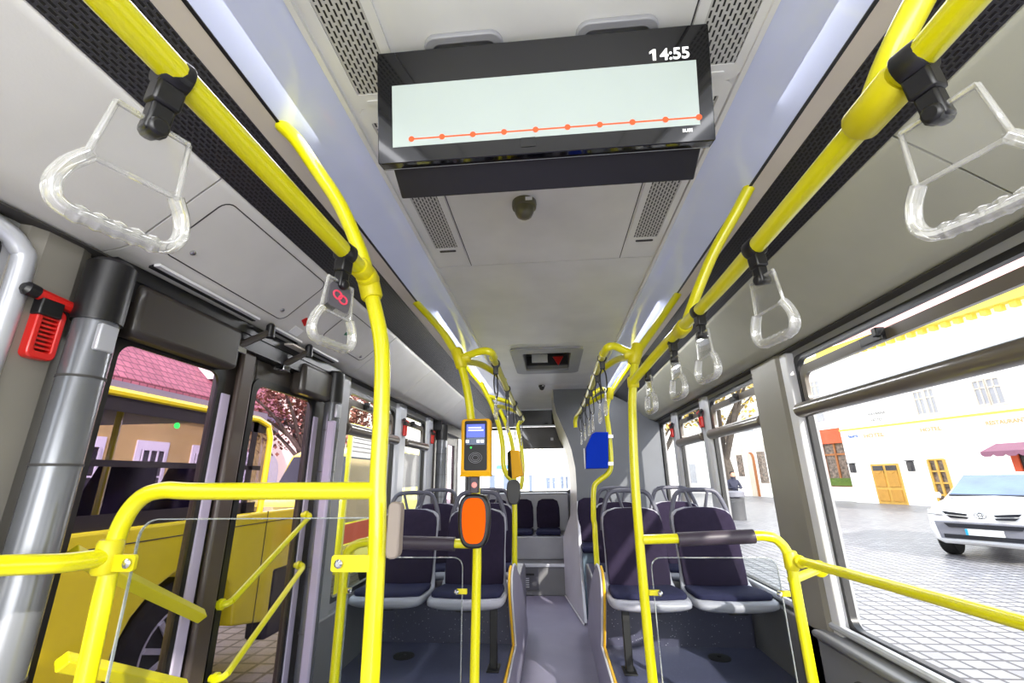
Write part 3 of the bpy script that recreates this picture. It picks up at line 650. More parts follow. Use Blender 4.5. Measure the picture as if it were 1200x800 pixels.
# --- barriers in front of the first seats (Y = 2)
def barrier(s, side, padx, lab_side):
    Y = 2.0; t = thing('seat_barrier', f'{lab_side} yellow barrier with dark padded bar and glass in front of the first seats', 'barrier', (s*.35, Y, .3))
    z1 = 1.045
    if s > 0:
        P = [V((.36, Y, 1.052)), V((.76, Y, 1.063)), V((.845, Y, 1.063)), V((.892, Y, 1.045)), V((.922, Y, .98)), V((.925, Y, .8)), V((.924, Y, .36)), V((.905, Y, .335)), V((.86, Y, .328)), V((.36, Y, .325))]
    else:
        P = [V((-.33, Y, 1.037)), V((-.74, Y, 1.045)), V((-.80, Y, 1.045)), V((-.86, Y, 1.03)), V((-.893, Y, .98)), V((-.895, Y, .8)), V((-.893, Y, .40)), V((-.875, Y, .37)), V((-.83, Y, .36)), V((-.33, Y, .355))]
    bm = new(); tube(bm, P, RR, 14, 6); part('frame_tube', bm, m_yel, t)
    bm = new(); tube(bm, [V((padx[0], Y, P[0].z)), V((padx[1], Y, P[1].z+(.0)))], .027, 16, 0); part('padded_sleeve', bm, m_pad, t)
    xl, xr = sorted((s*.385, s*.875)); zb, ztt = .38, .985
    Mg = Matrix.Translation(((xl+xr)/2, Y+.01, (zb+ztt)/2)) @ Matrix.Rotation(math.pi/2, 4, 'X')
    bm = new(); plate(bm, Mg, xr-xl, ztt-zb, .04, .006); part('glass_pane', bm, m_glpan, t)
    bm = new(); plate(bm, Mg, xr-xl+.001, ztt-zb+.001, .0405, .0065, (xr-xl-.006, ztt-zb-.006, .037)); part('glass_edge', bm, m_gledge, t)
    for x, z, d in ((xl, .86, 1), (xl, .50, 1), (xr, .86, -1), (xr, .50, -1)):
        bm = new(); box(bm, x-.022 if d > 0 else x-.022, x+.022, Y-.014, Y-.002, z-.010, z+.010); c = part('glass_clip', bm, m_yel2, t, bevel=.003)
        bm = new(); lathe(bm, [(.0095, 0), (.0095, .010), (.005, .014)], axisM((x+d*.02, Y-.012, z), (0, -1, 0)), 12); sub('bolt', bm, m_chrome, c)
    return t
barrier(1, 'right', (.50, .80), 'right')
barrier(-1, 'left', (-.42, -.77), 'left')
t = thing('grab_rail', 'slim yellow rail under the nearest right window', 'rail', (1.0, 1.2, .97))
bm = new(); tube(bm, [(.945, 2.0, .975), (.955, 1.9, .978), (.99, 1.2, .99), (1.02, .2, 1.0), (1.03, -.9, 1.0)], RR*.9, 14, 6); part('rail_tube', bm, m_yel, t)
bm = new(); fitting(bm, V((.926, 2.0, .975)), (0, 0, 1), .026, .07); fitting(bm, V((.945, 1.985, .975)), (0, 1, 0), .024, .05); part('clamp', bm, m_yel2, t)
bm = new(); tube(bm, [(.93, 2.03, .90), (1.17, 2.27, .90)], RR*.9, 12, 0); lathe(bm, [(.034, 0), (.034, .010), (.018, .014)], axisM((1.165, 2.265, .90), (-.7, -.7, 0)), 18); part('wall_flange', bm, m_yel, t)
# --- poles at Y = 2 with branches to the inner rails
for s, S in ((-1, 'left'), (1, 'right')):
    Y = 2.0
    t = thing('grab_pole', f'yellow pole at the {S} seat barrier, branching under the ceiling', 'pole', (s*.33, Y, .3))
    if s < 0: P = polepts([(538, 420), (546, 450), (552, 490), (557, 560), (559, 640), (558, 700), (556, 800)], Y)
    else: P = polepts([(745, 415), (742, 448), (741, 480), (744, 560), (750, 640), (757, 720), (765, 800)], Y)
    P.append(V((P[-1].x, Y, .30)))
    bm = new(); tube(bm, P, RR, 14, 5); part('pole_tube', bm, m_yel, t)
    J = P[0]; A = V((s*.715, 2.206 if s < 0 else 2.254, 2.236))
    if s < 0: anchor_arc([J, atY(520, 391, 2.06), atY(505, 373, 2.13), A], t)
    else: anchor_arc([J, atY(757, 398, 2.07), atY(772, 377, 2.15), A], t)
    # branch to inner rail
    I0 = V((s*.26, 1.96, 1.87))
    if s < 0: B = [J, atY(553, 414.5, 1.99), atY(566, 411, 1.97), atY(575, 412.5, 1.97), V((-.256, 2.03, 1.855))]
    else: B = [J, atY(733, 411, 1.99), atY(720, 405.5, 1.97), atY(712, 407, 1.97), V((.266, 2.03, 1.855))]
    bm = new(); tube(bm, B, RR*.95, 12, 5); part('branch', bm, m_yel, t)
    C = [J+V((0, .01, -.01)), V((s*.36, 2.25, 1.88)), V((s*.30, 2.42, 1.87)), V((s*.262, 2.55, 1.855))]
    bm = new(); tube(bm, C, RR*.9, 12, 5); part('brace', bm, m_yel, t)
    bm = new(); fitting(bm, J, (s*.35, 0, 1), .028, .10); fitting(bm, J-V((s*.03, 0, -.002)), (1, 0, .1), .025, .05); part('clamp', bm, m_yel2, t)
    if s > 0: 
        bm = new(); fitting(bm, P[1], (0, 0, 1), .026, .05); part('clamp', bm, m_yel2, t)
    # inner rail
    t2 = thing('grab_rail', f'inner {S} yellow rail over the aisle with strap handles', 'rail', (s*.26, 3, 1.855))
    yend = 4.15 if s > 0 else 4.35
    pts = [(s*.262, 2.03, 1.855), (s*.268, 2.6, 1.852), (s*.275, 3.4, 1.85), (s*.262, yend-.15, 1.85)]
    if s > 0: pts += [(s*.25, yend, 1.845), (s*.235, yend+.03, 1.80), (s*.235, yend+.03, 1.74)]
    else: pts += [(s*.262, yend, 1.85)]
    bm = new(); tube(bm, pts, RR*.95, 12, 5); part('rail_tube', bm, m_yel, t2)
# --- right near rail
t = thing('grab_rail', 'near right yellow grab rail along the black grille', 'rail', (.49, 1.2, ZR))
bm = new(); tube(bm, [(.475, -1.1, ZR), (.482, .5, ZR), (.488, 1.2, ZR), (.46, 1.7, 1.79), tuple(atY(742, 447, 1.985))], RR, 14, 6); part('rail_tube', bm, m_yel, t)
bm = new(); fitting(bm, V((.482, .54, ZR)), (0, 1, 0), .027, .09); part('clamp', bm, m_yel2, t)
anchor_arc([V((.484, .56, 1.805)), V((.50, .50, 1.87)), V((.57, .43, 2.0)), V((.65, .38, 2.13)), V((.706, .36, 2.236))], t)
anchor_arc([V((.488, 1.52, ZR)), atY(818, 340, 1.50), atY(838, 293, 1.44), atY(862, 250, 1.38), V((.708, 1.342, 2.236))], t)
bm = new(); fitting(bm, V((.482, 1.53, ZR)), (0, 1, 0), .027, .08); part('clamp', bm, m_yel2, t)
# --- second row poles
t = thing('grab_pole', 'bent yellow pole carrying the blue box beside the right seats', 'pole', (.3, 3.4, .3))
P = polepts([(715, 461), (711, 480), (714, 510), (716, 541), (713, 554), (702, 563), (696, 572), (695.5, 604), (697, 616)], 3.4)+[V((.285, 3.38, .88)), V((.28, 3.32, .72))]
bm = new(); tube(bm, P, RR, 12, 5); part('pole_tube', bm, m_yel, t)
anchor_arc([P[0], atY(726, 444, 3.5), V((.723, 3.687, 2.236))], t)
bm = new(); tube(bm, [P[0], atY(703, 456, 3.4), V((.275, 3.38, 1.852))], RR*.9, 12, 4); part('branch', bm, m_yel, t)
bm = new(); tube(bm, [P[0], atY(706, 464, 3.45), V((.275, 3.6, 1.85))], RR*.9, 12, 4); part('brace', bm, m_yel, t)
bm = new(); fitting(bm, P[0], (.2, 0, 1), .027, .09); part('clamp', bm, m_yel2, t)
t = thing('grab_pole', 'bent yellow pole beside the second left seats carrying the yellow box', 'pole', (-.3, 3.4, .3))
P = polepts([(564, 450), (577, 476), (585, 500), (589, 522), (590, 545), (594, 556), (601, 566), (603, 590), (603, 661)], 3.4)
bm = new(); tube(bm, P, RR, 12, 5); part('pole_tube', bm, m_yel, t)
anchor_arc([P[0], atY(555, 440, 3.55), V((-.715, 3.69, 2.236))], t)
bm = new(); tube(bm, [atY(583, 463, 3.4)+V((-.09, 0, 0)), V((-.27, 3.4, 1.852))], RR*.9, 12, 4); part('branch', bm, m_yel, t)
bm = new(); tube(bm, [P[1], atY(590, 477, 3.6), V((-.272, 3.9, 1.85))], RR*.9, 12, 4); part('brace', bm, m_yel, t)
t = thing('grab_pole', 'far yellow pole behind the second left seats', 'pole', (-.35, 4.2, 0))
P = polepts([(586, 480), (593, 497), (599, 515), (602, 535), (603, 560)], 4.2)+[V((-.35, 4.2, .3))]
bm = new(); tube(bm, P, RR, 12, 5); part('pole_tube', bm, m_yel, t)
t = thing('grab_pole', 'thin far yellow pole behind the yellow box', 'pole', (-.27, 4.4, 0))
P = [V((-.262, 4.35, 1.85))]+polepts([(607, 500), (610.5, 520), (612.5, 545), (612, 562), (610, 573)], 4.35)
bm = new(); tube(bm, P, RR, 12, 5); part('pole_tube', bm, m_yel, t)
# ------------------------------------------------------------------ strap handles
def handle_big(name='strap_handle'):
    """large transparent bail handle on a black clip; origin at the rail centre, hangs to -z, width along Y"""
    t = thing(name, '', 'handle'); Z90 = Matrix.Rotation(math.pi/2, 4, 'Z')
    def fin(n, bm, m, **k):
        bmesh.ops.transform(bm, matrix=Z90 @ Matrix.Translation((0, 0, .018)), verts=bm.verts); return obj(n, bm, m, t, **k)
    bm = new(); lathe(bm, [(.0225, -.016), (.0245, -.013), (.0245, .013), (.0225, .016)], axisM((0, 0, 0), (0, 1, 0)), 18); obj('clip_ring', bm, m_blk, t)
    bm = new(); box(bm, -.014, .014, -.016, .016, -.05, -.018); box(bm, -.011, .011, -.013, .013, -.088, -.048); lathe(bm, [(.012, -.017), (.012, .017)], axisM((0, 0, -.08), (1, 0, 0)), 12); obj('clip_block', bm, m_blk, t, bevel=.004)
    bm = new(); plate(bm, Matrix.Translation((0, .002, -.128)) @ Matrix.Rotation(math.pi/2, 4, 'X'), .082, .075, .008, .004); fin('clear_plate', bm, m_clear)
    bm = new(); tube(bm, [(-.040, 0, -.092), (.040, 0, -.092)], .004, 8, 0); tube(bm, [(-.040, 0, -.092), (-.047, 0, -.168)], .0035, 8, 0); tube(bm, [(.040, 0, -.092), (.047, 0, -.168)], .0035, 8, 0)
    tube(bm, [(-.047, 0, -.168), (.047, 0, -.168)], .0035, 8, 0); fin('plate_rim', bm, m_grip)
    bm = new()
    tube(bm, [(-.045, 0, -.168), (-.058, 0, -.190), (-.063, 0, -.215), (-.052, 0, -.234), (-.02, 0, -.238), (.02, 0, -.238), (.052, 0, -.234), (.063, 0, -.215), (.058, 0, -.190), (.045, 0, -.168)], .0085, 10, 5, ra=.012)
    for i in range(5): lathe(bm, [(.0095, -.007), (.0118, 0), (.0095, .007)], axisM((-.036+.018*i, 0, -.2365), (1, 0, 0)), 12)
    fin('grip', bm, m_grip)
    return t
hb = handle_big()
hb.location = (-.466, .40, ZR); hb['label'] = 'nearest left clear strap handle on black clip'; hb['group'] = 'clear strap handles on the near rails'
G1 = 'clear strap handles on the near rails'
D_ = math.radians
def hdup(p, l, b, a): r = dup(hb, p, l, G1); r.rotation_euler = (0, D_(b), D_(a)); return r
hb.rotation_euler = (0, D_(9), D_(-20))
hdup((-.455, .872, ZR), 'second left clear strap handle, in front of the black panel', 3, -14)
h2 = hb2 = [o for o in bpy.data.objects if o.get('label', '').startswith('second left clear')][0]
bm = new(); plate(bm, Matrix.Translation((.001, 0, -.110)) @ Matrix.Rotation(math.pi/2, 4, 'Z') @ Matrix.Rotation(math.pi/2, 4, 'X'), .068, .055, .012, .003); obj('advert_insert', bm, m_ghd, h2)
bm = new()
for cy in (-.009, .009): tube(bm, [V((.005, cy+.013*math.cos(a), -.110-cy*.3+.009*math.sin(a))) for a in [i*math.pi/8 for i in range(16)]], .0022, 6, 0, closed=True)
obj('advert_mark', bm, m_pink, h2)
hdup((.481, .475, ZR), 'nearest right clear strap handle on black clip', -8, 22)
hdup((.487, .955, ZR), 'second clear strap handle along the right rail', -3, 10)
hdup((.487, 1.36, ZR), 'third clear strap handle along the right rail', 0, 8)
hdup((.475, 1.64, 1.795), 'fourth clear strap handle along the right rail', 0, 5)
hdup((.43, 1.90, 1.78), 'fifth clear strap handle along the right rail, beside the pole', 0, 3)
def handle_loop():
    """cord loop with a slim clear handle"""
    t = thing('strap_handle', '', 'handle')
    bm = new(); lathe(bm, [(.0225, -.013), (.0225, .013)], axisM((0, 0, 0), (0, 1, 0)), 14); box(bm, -.012, .012, -.012, .012, -.055, -.016); obj('clip', bm, m_blk, t, bevel=.003)
    bm = new(); tube(bm, [(0, -.01, -.04), (-.012, .022, -.08), (-.010, .034, -.13), (0, .022, -.165), (.010, -.012, -.165), (.012, -.022, -.13), (.010, -.018, -.08), (0, .0, -.04)], .0035, 8, 5); obj('cord', bm, m_rubber, t)
    bm = new(); plate(bm, Matrix.Translation((.0, .0, -.185)) @ Matrix.Rotation(math.pi/2, 4, 'Z') @ Matrix.Rotation(math.pi/2, 4, 'X'), .04, .07, .008, .005); obj('clear_plate', bm, m_grip, t)
    bm = new(); tube(bm, [(0, -.02, -.215), (0, -.035, -.245), (0, -.028, -.272), (0, .028, -.272), (0, .035, -.245), (0, .02, -.215)], .006, 8, 4); obj('grip', bm, m_grip, t)
    return t
hl = handle_loop(); hl.location = (.266, 2.12, 1.855)
hl['label'] = 'corded clear handle nearest on the inner right rail'; hl['group'] = 'corded clear handles over the aisle'
G2 = 'corded clear handles over the aisle'
ords = ['second', 'third', 'fourth', 'fifth', 'rearmost']
for i, y in enumerate((2.42, 2.85, 3.15, 3.55, 4.0)): dup(hl, (.27, y, 1.852), f'{ords[i]} corded clear handle on the inner right rail', G2)
for i, (y, l) in enumerate(((2.14, 'nearest'), (2.8, 'second'), (3.4, 'third'), (4.0, 'rearmost'))): dup(hl, (-.262-.006*(i in (1, 2)), y, 1.852), f'{l} corded clear handle on the inner left rail', G2)
# ------------------------------------------------------------------ devices on poles
def vert(px0, py0, px1, py1, Y, x=None):
    a = atY(px0, py0, Y); b = atY(px1, py1, Y); return (a.x+b.x)/2, (a.z+b.z)/2, abs(b.x-a.x), abs(a.z-b.z)
RX = Matrix.Rotation(math.pi/2, 4, 'X')
Yv = 1.95
cx, cz, w, h = vert(541, 491, 575, 558, Yv)
t = thing('ticket_validator', 'yellow ticket validator with blue lit screen on the left barrier pole', 'validator', (cx, Yv, cz))
Mv = Matrix.Translation((cx, Yv, cz)) @ RX
bm = new(); plate(bm, Matrix.Translation((cx, Yv+.05, cz)) @ RX, w, h, .014, .055); part('casing', bm, m_valy, t, bevel=.006)
bm = new(); plate(bm, Matrix.Translation((cx, Yv-.002, cz+.008)) @ RX, w*.76, h*.86, .008, .006); part('front_glass', bm, m_valf, t, bevel=.001)
bm = new(); prism(bm, [V((cx-w*.44, Yv-.003, cz-h*.40)), V((cx+w*.44, Yv-.003, cz-h*.40)), V((cx+w*.53, Yv-.012, cz-h*.50)), V((cx-w*.53, Yv-.012, cz-h*.50))], (0, .05, 0)); part('bottom_bumper', bm, m_valy, t, bevel=.004)
sw = w*.62
bm = new(); box(bm, cx-sw/2, cx+sw/2, Yv-.0095, Yv-.008, cz+.042, cz+.098); part('display', bm, m_scrb, t, smooth=False)
bm = new(); box(bm, cx-sw/2, cx+sw/2, Yv-.0095, Yv-.008, cz+.010, cz+.041); part('display_keys', bm, m_scrg, t, smooth=False)
bm = new()
for k, zz in enumerate((.083, .072)): box(bm, cx-sw*.4, cx+sw*(.3+.12*k), Yv-.0102, Yv-.0098, cz+zz-.003, cz+zz+.003)
for xx in (-.036, .012, .030): box(bm, cx+xx-.007, cx+xx+.007, Yv-.0102, Yv-.0098, cz+.018, cz+.031)
part('display_marks', bm, m_white, t, smooth=False)
bm = new(); lathe(bm, [(.004, 0), (.004, .002)], axisM((cx-.02, Yv-.008, cz-.002), (0, -1, 0)), 10); part('status_lamp', bm, m_green, t)
bm = new(); 
for r_ in (.010, .016, .022): tube(bm, [V((cx+r_*1.3*math.cos(q), Yv-.009, cz-.045+r_*math.sin(q))) for q in [i*math.pi/12 for i in range(24)]], .0008, 6, 0, closed=True)
part('contactless_mark', bm, m_ghat, t)
p = atY(556, 568, Yv)
t = thing('stop_button', 'small grey stop button box with red push under the validator', 'button', p)
bm = new(); plate(bm, Matrix.Translation((p.x, Yv+.03, p.z)) @ RX, .034, .066, .006, .045); part('casing', bm, m_pad, t, bevel=.003)
bm = new(); lathe(bm, [(.012, 0), (.012, .004), (.009, .006)], axisM((p.x+.002, Yv-.014, p.z), (0, -1, 0)), 16); part('push', bm, mat('button_pink', (230, 150, 140), .4, emit=.3), t)
cx, cz, w, h = vert(537, 579, 574, 643, 1.92)
t = thing('card_reader', 'black rounded card reader with bright orange face on the left barrier pole', 'card reader', (cx, 1.92, cz))
def egg(w, h, n=40, e=.62):
    out = []
    for i in range(n):
        q = 2*math.pi*i/n; c, s_ = math.cos(q), math.sin(q)
        x = w/2*math.copysign(abs(c)**e, c); z = h/2*math.copysign(abs(s_)**e, s_); x *= 1+.10*(z/(h/2)) if z < 0 else 1
        out.append((x, z))
    return out
bm = new(); prism(bm, [V((cx+x, 1.97, cz+z)) for x, z in egg(w, h)], (0, -.05, 0)); part('casing', bm, m_blk, t, bevel=.008)
bm = new(); prism(bm, [V((cx+x, 1.919, cz+z+.002)) for x, z in egg(w*.74, h*.84)], (0, -.004, 0)); part('orange_face', bm, m_org, t, bevel=.002)
# yellow box and black pad further back
c8 = [atY(598, 527, 2.9), atY(608, 527.5, 2.9), atY(613, 557, 2.9), atY(600, 561, 2.9)]
t = thing('ticket_validator', 'second yellow validator turned sideways on the far left pole', 'validator', tuple(c8[0]))
bm = new(); prism(bm, c8, (0, .09, 0)); part('casing', bm, m_valy, t, bevel=.004)
d8 = [atY(594.5, 530, 2.9), atY(598, 527, 2.9), atY(600, 561, 2.9), atY(595, 557, 2.9)]
bm = new(); prism(bm, d8, (0, .07, 0)); part('dark_side', bm, m_gscr, t, bevel=.003)
bm = new(); a, b = atY(593.5, 562, 3.3), atY(610, 591, 3.3)
prism(bm, [V(((a.x+b.x)/2+x, 3.3, (a.z+b.z)/2+z)) for x, z in egg(b.x-a.x, a.z-b.z)], (0, .03, 0)); single('card_reader', bm, m_blk, 'black oval back of a card reader on the second left pole', 'card reader', bevel=.006)
# blue box
b5 = [atY(x, y, 3.35) for x, y in ((686.5, 549), (713, 548.5), (713, 506), (698, 506), (694, 508), (687, 524))]
t = thing('blue_box', 'blue box with cut corner on the bent right pole', 'box', tuple(b5[0]))
bm = new(); prism(bm, b5, (0, .09, 0)); part('casing', bm, m_blue, t, bevel=.004)
a = atY(684.5, 525, 3.36); b = atY(686.5, 549, 3.36); bm = new(); box(bm, a.x, b.x, 3.36, 3.43, b.z, a.z); part('paper_strip', bm, m_whitep, t, smooth=False)
bm = new()
for y in (511, 543): q = atY(714, y, 3.36); box(bm, q.x-.01, q.x+.03, 3.37, 3.41, q.z-.012, q.z+.012)
part('clamp', bm, m_chrome, t)
# ------------------------------------------------------------------ emergency hammers
def hammer(lab, p, ry=0):
    t = thing('emergency_hammer', lab, 'hammer', p, 'red emergency hammers on the pillars')
    bm = new()
    plate(bm, Matrix.Translation((0, 0, -.045)) @ Matrix(((0, 0, 1, 0), (1, 0, 0, 0), (0, 1, 0, 0), (0, 0, 0, 1))), .052, .105, .012, .022, (.030, .075, .006))
    obj('holder', bm, m_red, t, bevel=.003)
    bm = new()
    for i in range(8): box(bm, .004, .020, -.015, .017, -.078+.009*i, -.074+.009*i)
    obj('ribs', bm, m_red, t)
    bm = new(); tube(bm, [(.016, -.045, .030), (.016, .045, .022)], .012, 10, 0); obj('hammer_head', bm, m_red, t)
    bm = new(); lathe(bm, [(.013, 0), (.014, .02), (.008, .026)], axisM((.016, -.035, .0295), (0, -1, .08)), 12); obj('black_tip', bm, m_blk, t)
    bm = new(); box(bm, .004, .028, -.03, .012, -.012, .022); obj('clasp', bm, m_blk, t, bevel=.003)
    return t
HSC = 1.2
hm = hammer('nearest red emergency hammer, on the left pillar beside the door post', (-1.222, .905, 1.70))
s1 = atX(475, 503, -1.205); s2 = atX(508, 515, -1.205)
def duph(loc, lab, s): return dup(hm, loc, lab, 'red emergency hammers on the pillars', 0, (s, 1, 1))
hm.scale = (1.15, 1.2, 1.2)
duph((-1.215, 3.62, 1.74), 'red emergency hammer between the two left windows', 1)
duph((-1.215, 4.50, 1.74), 'red emergency hammer in front of the rear door', 1)
duph((1.215, 3.66, 1.76), 'red emergency hammer beside the third right window', -1)
duph((1.215, 4.56, 1.76), 'red emergency hammer beside the rearmost right window', -1)
# ------------------------------------------------------------------ platforms and podiums
for s, S in ((-1, 'left'), (1, 'right')):
    t = thing('seat_platform', f'raised dark platform under the {S} seats with yellow edge line', 'platform', (s*.7, 3, 0))
    x0, x1 = s*.27, s*1.20
    bm = new(); box(bm, min(x0, x1), max(x0, x1), 1.95, 3.2, .0, .30); part('step_top', bm, m_plat, t, smooth=False)
    bm = new(); box(bm, min(x0, x1), max(x0, x1), 3.2, 4.42, .0, .56); part('wheel_box', bm, m_spk, t, bevel=.02)
    bm = new(); X = s*.262
    prof = [(1.95, 0), (4.44, 0), (4.40, .10), (4.25, .22), (4.02, .38), (3.75, .53), (3.5, .64), (3.25, .73), (3.05, .765), (2.92, .765), (2.84, .74), (2.80, .69), (2.82, .64), (3.19, .30), (1.95, .30)]
    prof = [(1.95, 0), (4.44, 0), (4.40, .10), (4.25, .22), (4.02, .38), (3.75, .53), (3.5, .64), (3.30, .715), (3.16, .755), (3.04, .76), (2.97, .74), (2.94, .69), (2.96, .60), (3.06, .45), (3.17, .30), (1.95, .30)]
    prism(bm, [V((X, y, z)) for y, z in prof], (s*.03, 0, 0)); part('aisle_bolster', bm, m_bol, t, angle=25)
    bm = new(); off = s*.018
    tube(bm, [V((X+off, y, z+.004)) for y, z in [(1.95, .30), (3.16, .30)]], .011, 8, 0, ra=.008)
    tube(bm, [V((X+off, y-.003, z+.004)) for y, z in [(3.16, .30), (3.055, .45), (2.953, .60), (2.933, .69), (2.965, .745), (3.04, .764)]], .011, 8, 4, ra=.008); part('yellow_edge', bm, m_edge, t)
    bm = new(); tube(bm, [V((X+s*.003, y, .306)) for y in (1.95, 3.17)], .006, 6, 0); tube(bm, [V((X+s*.003, y-.005, z+.004)) for y, z in [(3.17, .30), (3.06, .45), (2.955, .60), (2.935, .69), (2.967, .745), (3.04, .765), (3.16, .76), (3.3, .72)]], .006, 6, 4); part('white_edge', bm, m_edgew, t)
    bm = new(); lathe(bm, [(.062, 0), (.062, .005), (.05, .008), (.012, .008), (.012, .014)], Matrix.Translation((s*.915, 3.03 if s > 0 else 2.97, .30)), 24); part('floor_anchor', bm, m_rubber, t)
    bm = new(); box(bm, s*.30, s*1.18, 3.188, 3.20, .56, .60) if s > 0 else box(bm, -1.18, -.30, 3.188, 3.20, .56, .60); part('ledge_strip', bm, m_blk, t, smooth=False)
# ------------------------------------------------------------------ seats
def make_seat():
    t = thing('bus_seat', '', 'seat')
    # local: origin at platform under the pan's front edge centre
    bm = new()
    rows = [(.185, -.012, .335, .5, .004), (.205, -.004, .328, 1.3, .008), (.217, .02, .322, 1.7, .012), (.223, .07, .318, 1.8, .016), (.224, .16, .315, 1.7, .018), (.220, .27, .312, 1.6, .020), (.212, .345, .325, 1.5, .022), (.203, .385, .37, 1.3, .022), (.196, .405, .45, 1.1, .020), (.193, .43, .56, 1, .018), (.196, .455, .66, 1, .018), (.194, .475, .735, 1, .016), (.182, .485, .765, .9, .012), (.15, .49, .785, .8, .008), (.10, .493, .798, .6, .004)]
    loft(bm, rows, .034, 24, .5); obj('shell', bm, m_shell, t, angle=60)
    bm = new(); rows = [(.10, .022, .350, .3, .004), (.18, .030, .351, .8, .008), (.203, .055, .355, 1, .012), (.208, .15, .352, 1, .014), (.203, .25, .344, 1, .014), (.192, .32, .342, .9, .014), (.16, .350, .347, .4, .01)]
    loft(bm, rows, .042, 24, .5); obj('seat_cushion', bm, m_fabb, t, angle=60)
    bm = new(); rows = [(.16, .330, .350, .3, .01), (.186, .343, .362, .9, .016), (.190, .362, .42, 1.1, .018), (.190, .385, .52, 1.1, .020), (.192, .408, .62, 1, .020), (.190, .430, .70, 1, .018), (.182, .442, .745, .9, .012), (.155, .450, .775, .8, .008), (.10, .455, .793, .5, .004), (.04, .457, .799, .3, 0)]
    loft(bm, rows, .040, 24, .5); obj('back_cushion', bm, m_fab, t, angle=60)
    bm = new(); y = .490
    tube(bm, [(-.190, y-.022, .66), (-.180, y-.010, .76), (-.150, y, .855), (-.122, y+.004, .893), (-.08, y+.006, .905), (0, y+.007, .908), (.08, y+.006, .905), (.122, y+.004, .893), (.150, y, .855), (.180, y-.010, .76), (.190, y-.022, .66)], .015, 10, 4, ra=.012)
    for s in (-1, 1): tube(bm, [(s*.075, y+.004, .902), (s*.042, y, .785)], .010, 8, 0)
    obj('grab_handle', bm, m_hand, t)
    bm = new(); box(bm, -.05, .05, .02, .40, .285, .31); obj('mounting_bar', bm, m_rubber, t, bevel=.005)
    return t
GS = 'dark upholstered passenger seats'
seat = make_seat(); seat.location = (-.517, 2.74, .30); seat['label'] = 'first row left aisle seat, behind the orange card reader'; seat['group'] = GS
dup(seat, (-.985, 2.76, .30), 'first row left window seat, behind the padded bar', GS)
dup(seat, (.512, 2.74, .30), 'first row right aisle seat', GS)
dup(seat, (.965, 2.74, .30), 'first row right window seat', GS)
dup(seat, (-.53, 3.46, .30), 'second row left aisle seat', GS); dup(seat, (-.985, 3.46, .30), 'second row left window seat', GS)
dup(seat, (.53, 3.46, .30), 'second row right aisle seat', GS); dup(seat, (.985, 3.46, .30), 'second row right window seat', GS)
for x, l in ((-.36, 'dark post leg under the first left aisle seat'), (.375, 'dark post leg under the first right aisle seat')):
    bm = new(); box(bm, x-.02, x+.02, 2.80, 2.84, .30, .60); box(bm, x-.035, x+.035, 2.76, 2.88, .30, .308); single('seat_post', bm, m_rubber, l, 'post', bevel=.004)
# ------------------------------------------------------------------ rear compartment
fc = [(.05, 2.30), (.055, 2.15), (.075, 2.03), (.141, 1.859), (.195, 1.72), (.232, 1.60), (.265, 1.40), (.268, 1.2), (.262, 1.0), (.25, .6), (.245, 0)]
rc = [(.03, 2.30), (.035, 2.15), (.045, 2.06), (.10, 1.86), (.165, 1.72), (.20, 1.60), (.225, 1.40), (.23, 1.2), (.225, 1.0), (.20, .6), (.15, 0)]
t = thing('rear_compartment', 'tall grey equipment compartment with curved edge at the rear right', 'compartment', (.7, 5.2, 0))
bm = new(); prism(bm, [V((x, 5.2, z)) for x, z in fc]+[V((1.24, 5.2, 0)), V((1.24, 5.2, 1.89)), V((1.1, 5.2, 1.95)), V((.9, 5.2, 2.13)), V((.70, 5.2, 2.23)), V((.54, 5.2, 2.30))], (0, .02, 0)); part('front_face', bm, m_box, t, smooth=False)
bm = new()
a = [bm.verts.new((x, 5.199, z)) for x, z in fc]; b = [bm.verts.new((x, 5.9, z)) for x, z in rc]; c = [bm.verts.new((x+.03, 6.92, z)) for x, z in rc]
for i in range(len(fc)-1): bm.faces.new((a[i], a[i+1], b[i+1], b[i])); bm.faces.new((b[i], b[i+1], c[i+1], c[i]))
part('lit_side_face', bm, m_lav, t, angle=60)  # paler than the front face: rear window light put into the colour
bm = new(); Q = [(.243, 4.64, .02), (.10, 5.70, .02), (.10, 5.70, .62), (.22, 5.25, 1.0), (.262, 5.19, 1.05), (.255, 5.12, .8), (.25, 4.98, .45), (.245, 4.75, .15)]
prism(bm, [V(p) for p in Q], (.03, .01, 0)); part('aisle_cladding', bm, m_lav, t, bevel=.006)
bm = new(); tube(bm, [(.24, 4.64, .012), (.098, 5.68, .012)], .008, 6, 0); part('white_bead', bm, m_edgew, t)
# single seat on compartment
t = thing('rear_side_seat', 'dark seat pad against the grey rear compartment, right of the aisle', 'seat', (.45, 5.1, 0))
bm = new(); loft(bm, [(.12, 5.14, .64, .5, 0), (.165, 5.14, .66, .9, 0), (.175, 5.15, .75, 1, 0), (.175, 5.16, .95, 1, 0), (.16, 5.165, 1.05, .9, 0), (.10, 5.17, 1.08, .5, 0)], .06, 24, .5)
bmesh.ops.translate(bm, verts=bm.verts, vec=(.435, 0, 0)); part('back_cushion', bm, m_fab, t)
bm = new(); box(bm, .27, .60, 4.80, 5.15, .58, .635); part('seat_cushion', bm, m_fabb, t, bevel=.02)
bm = new(); box(bm, .275, 1.18, 4.84, 5.19, 0, .58); part('base_box', bm, mat('teal_grey', (84, 100, 114), .5), t, smooth=False)
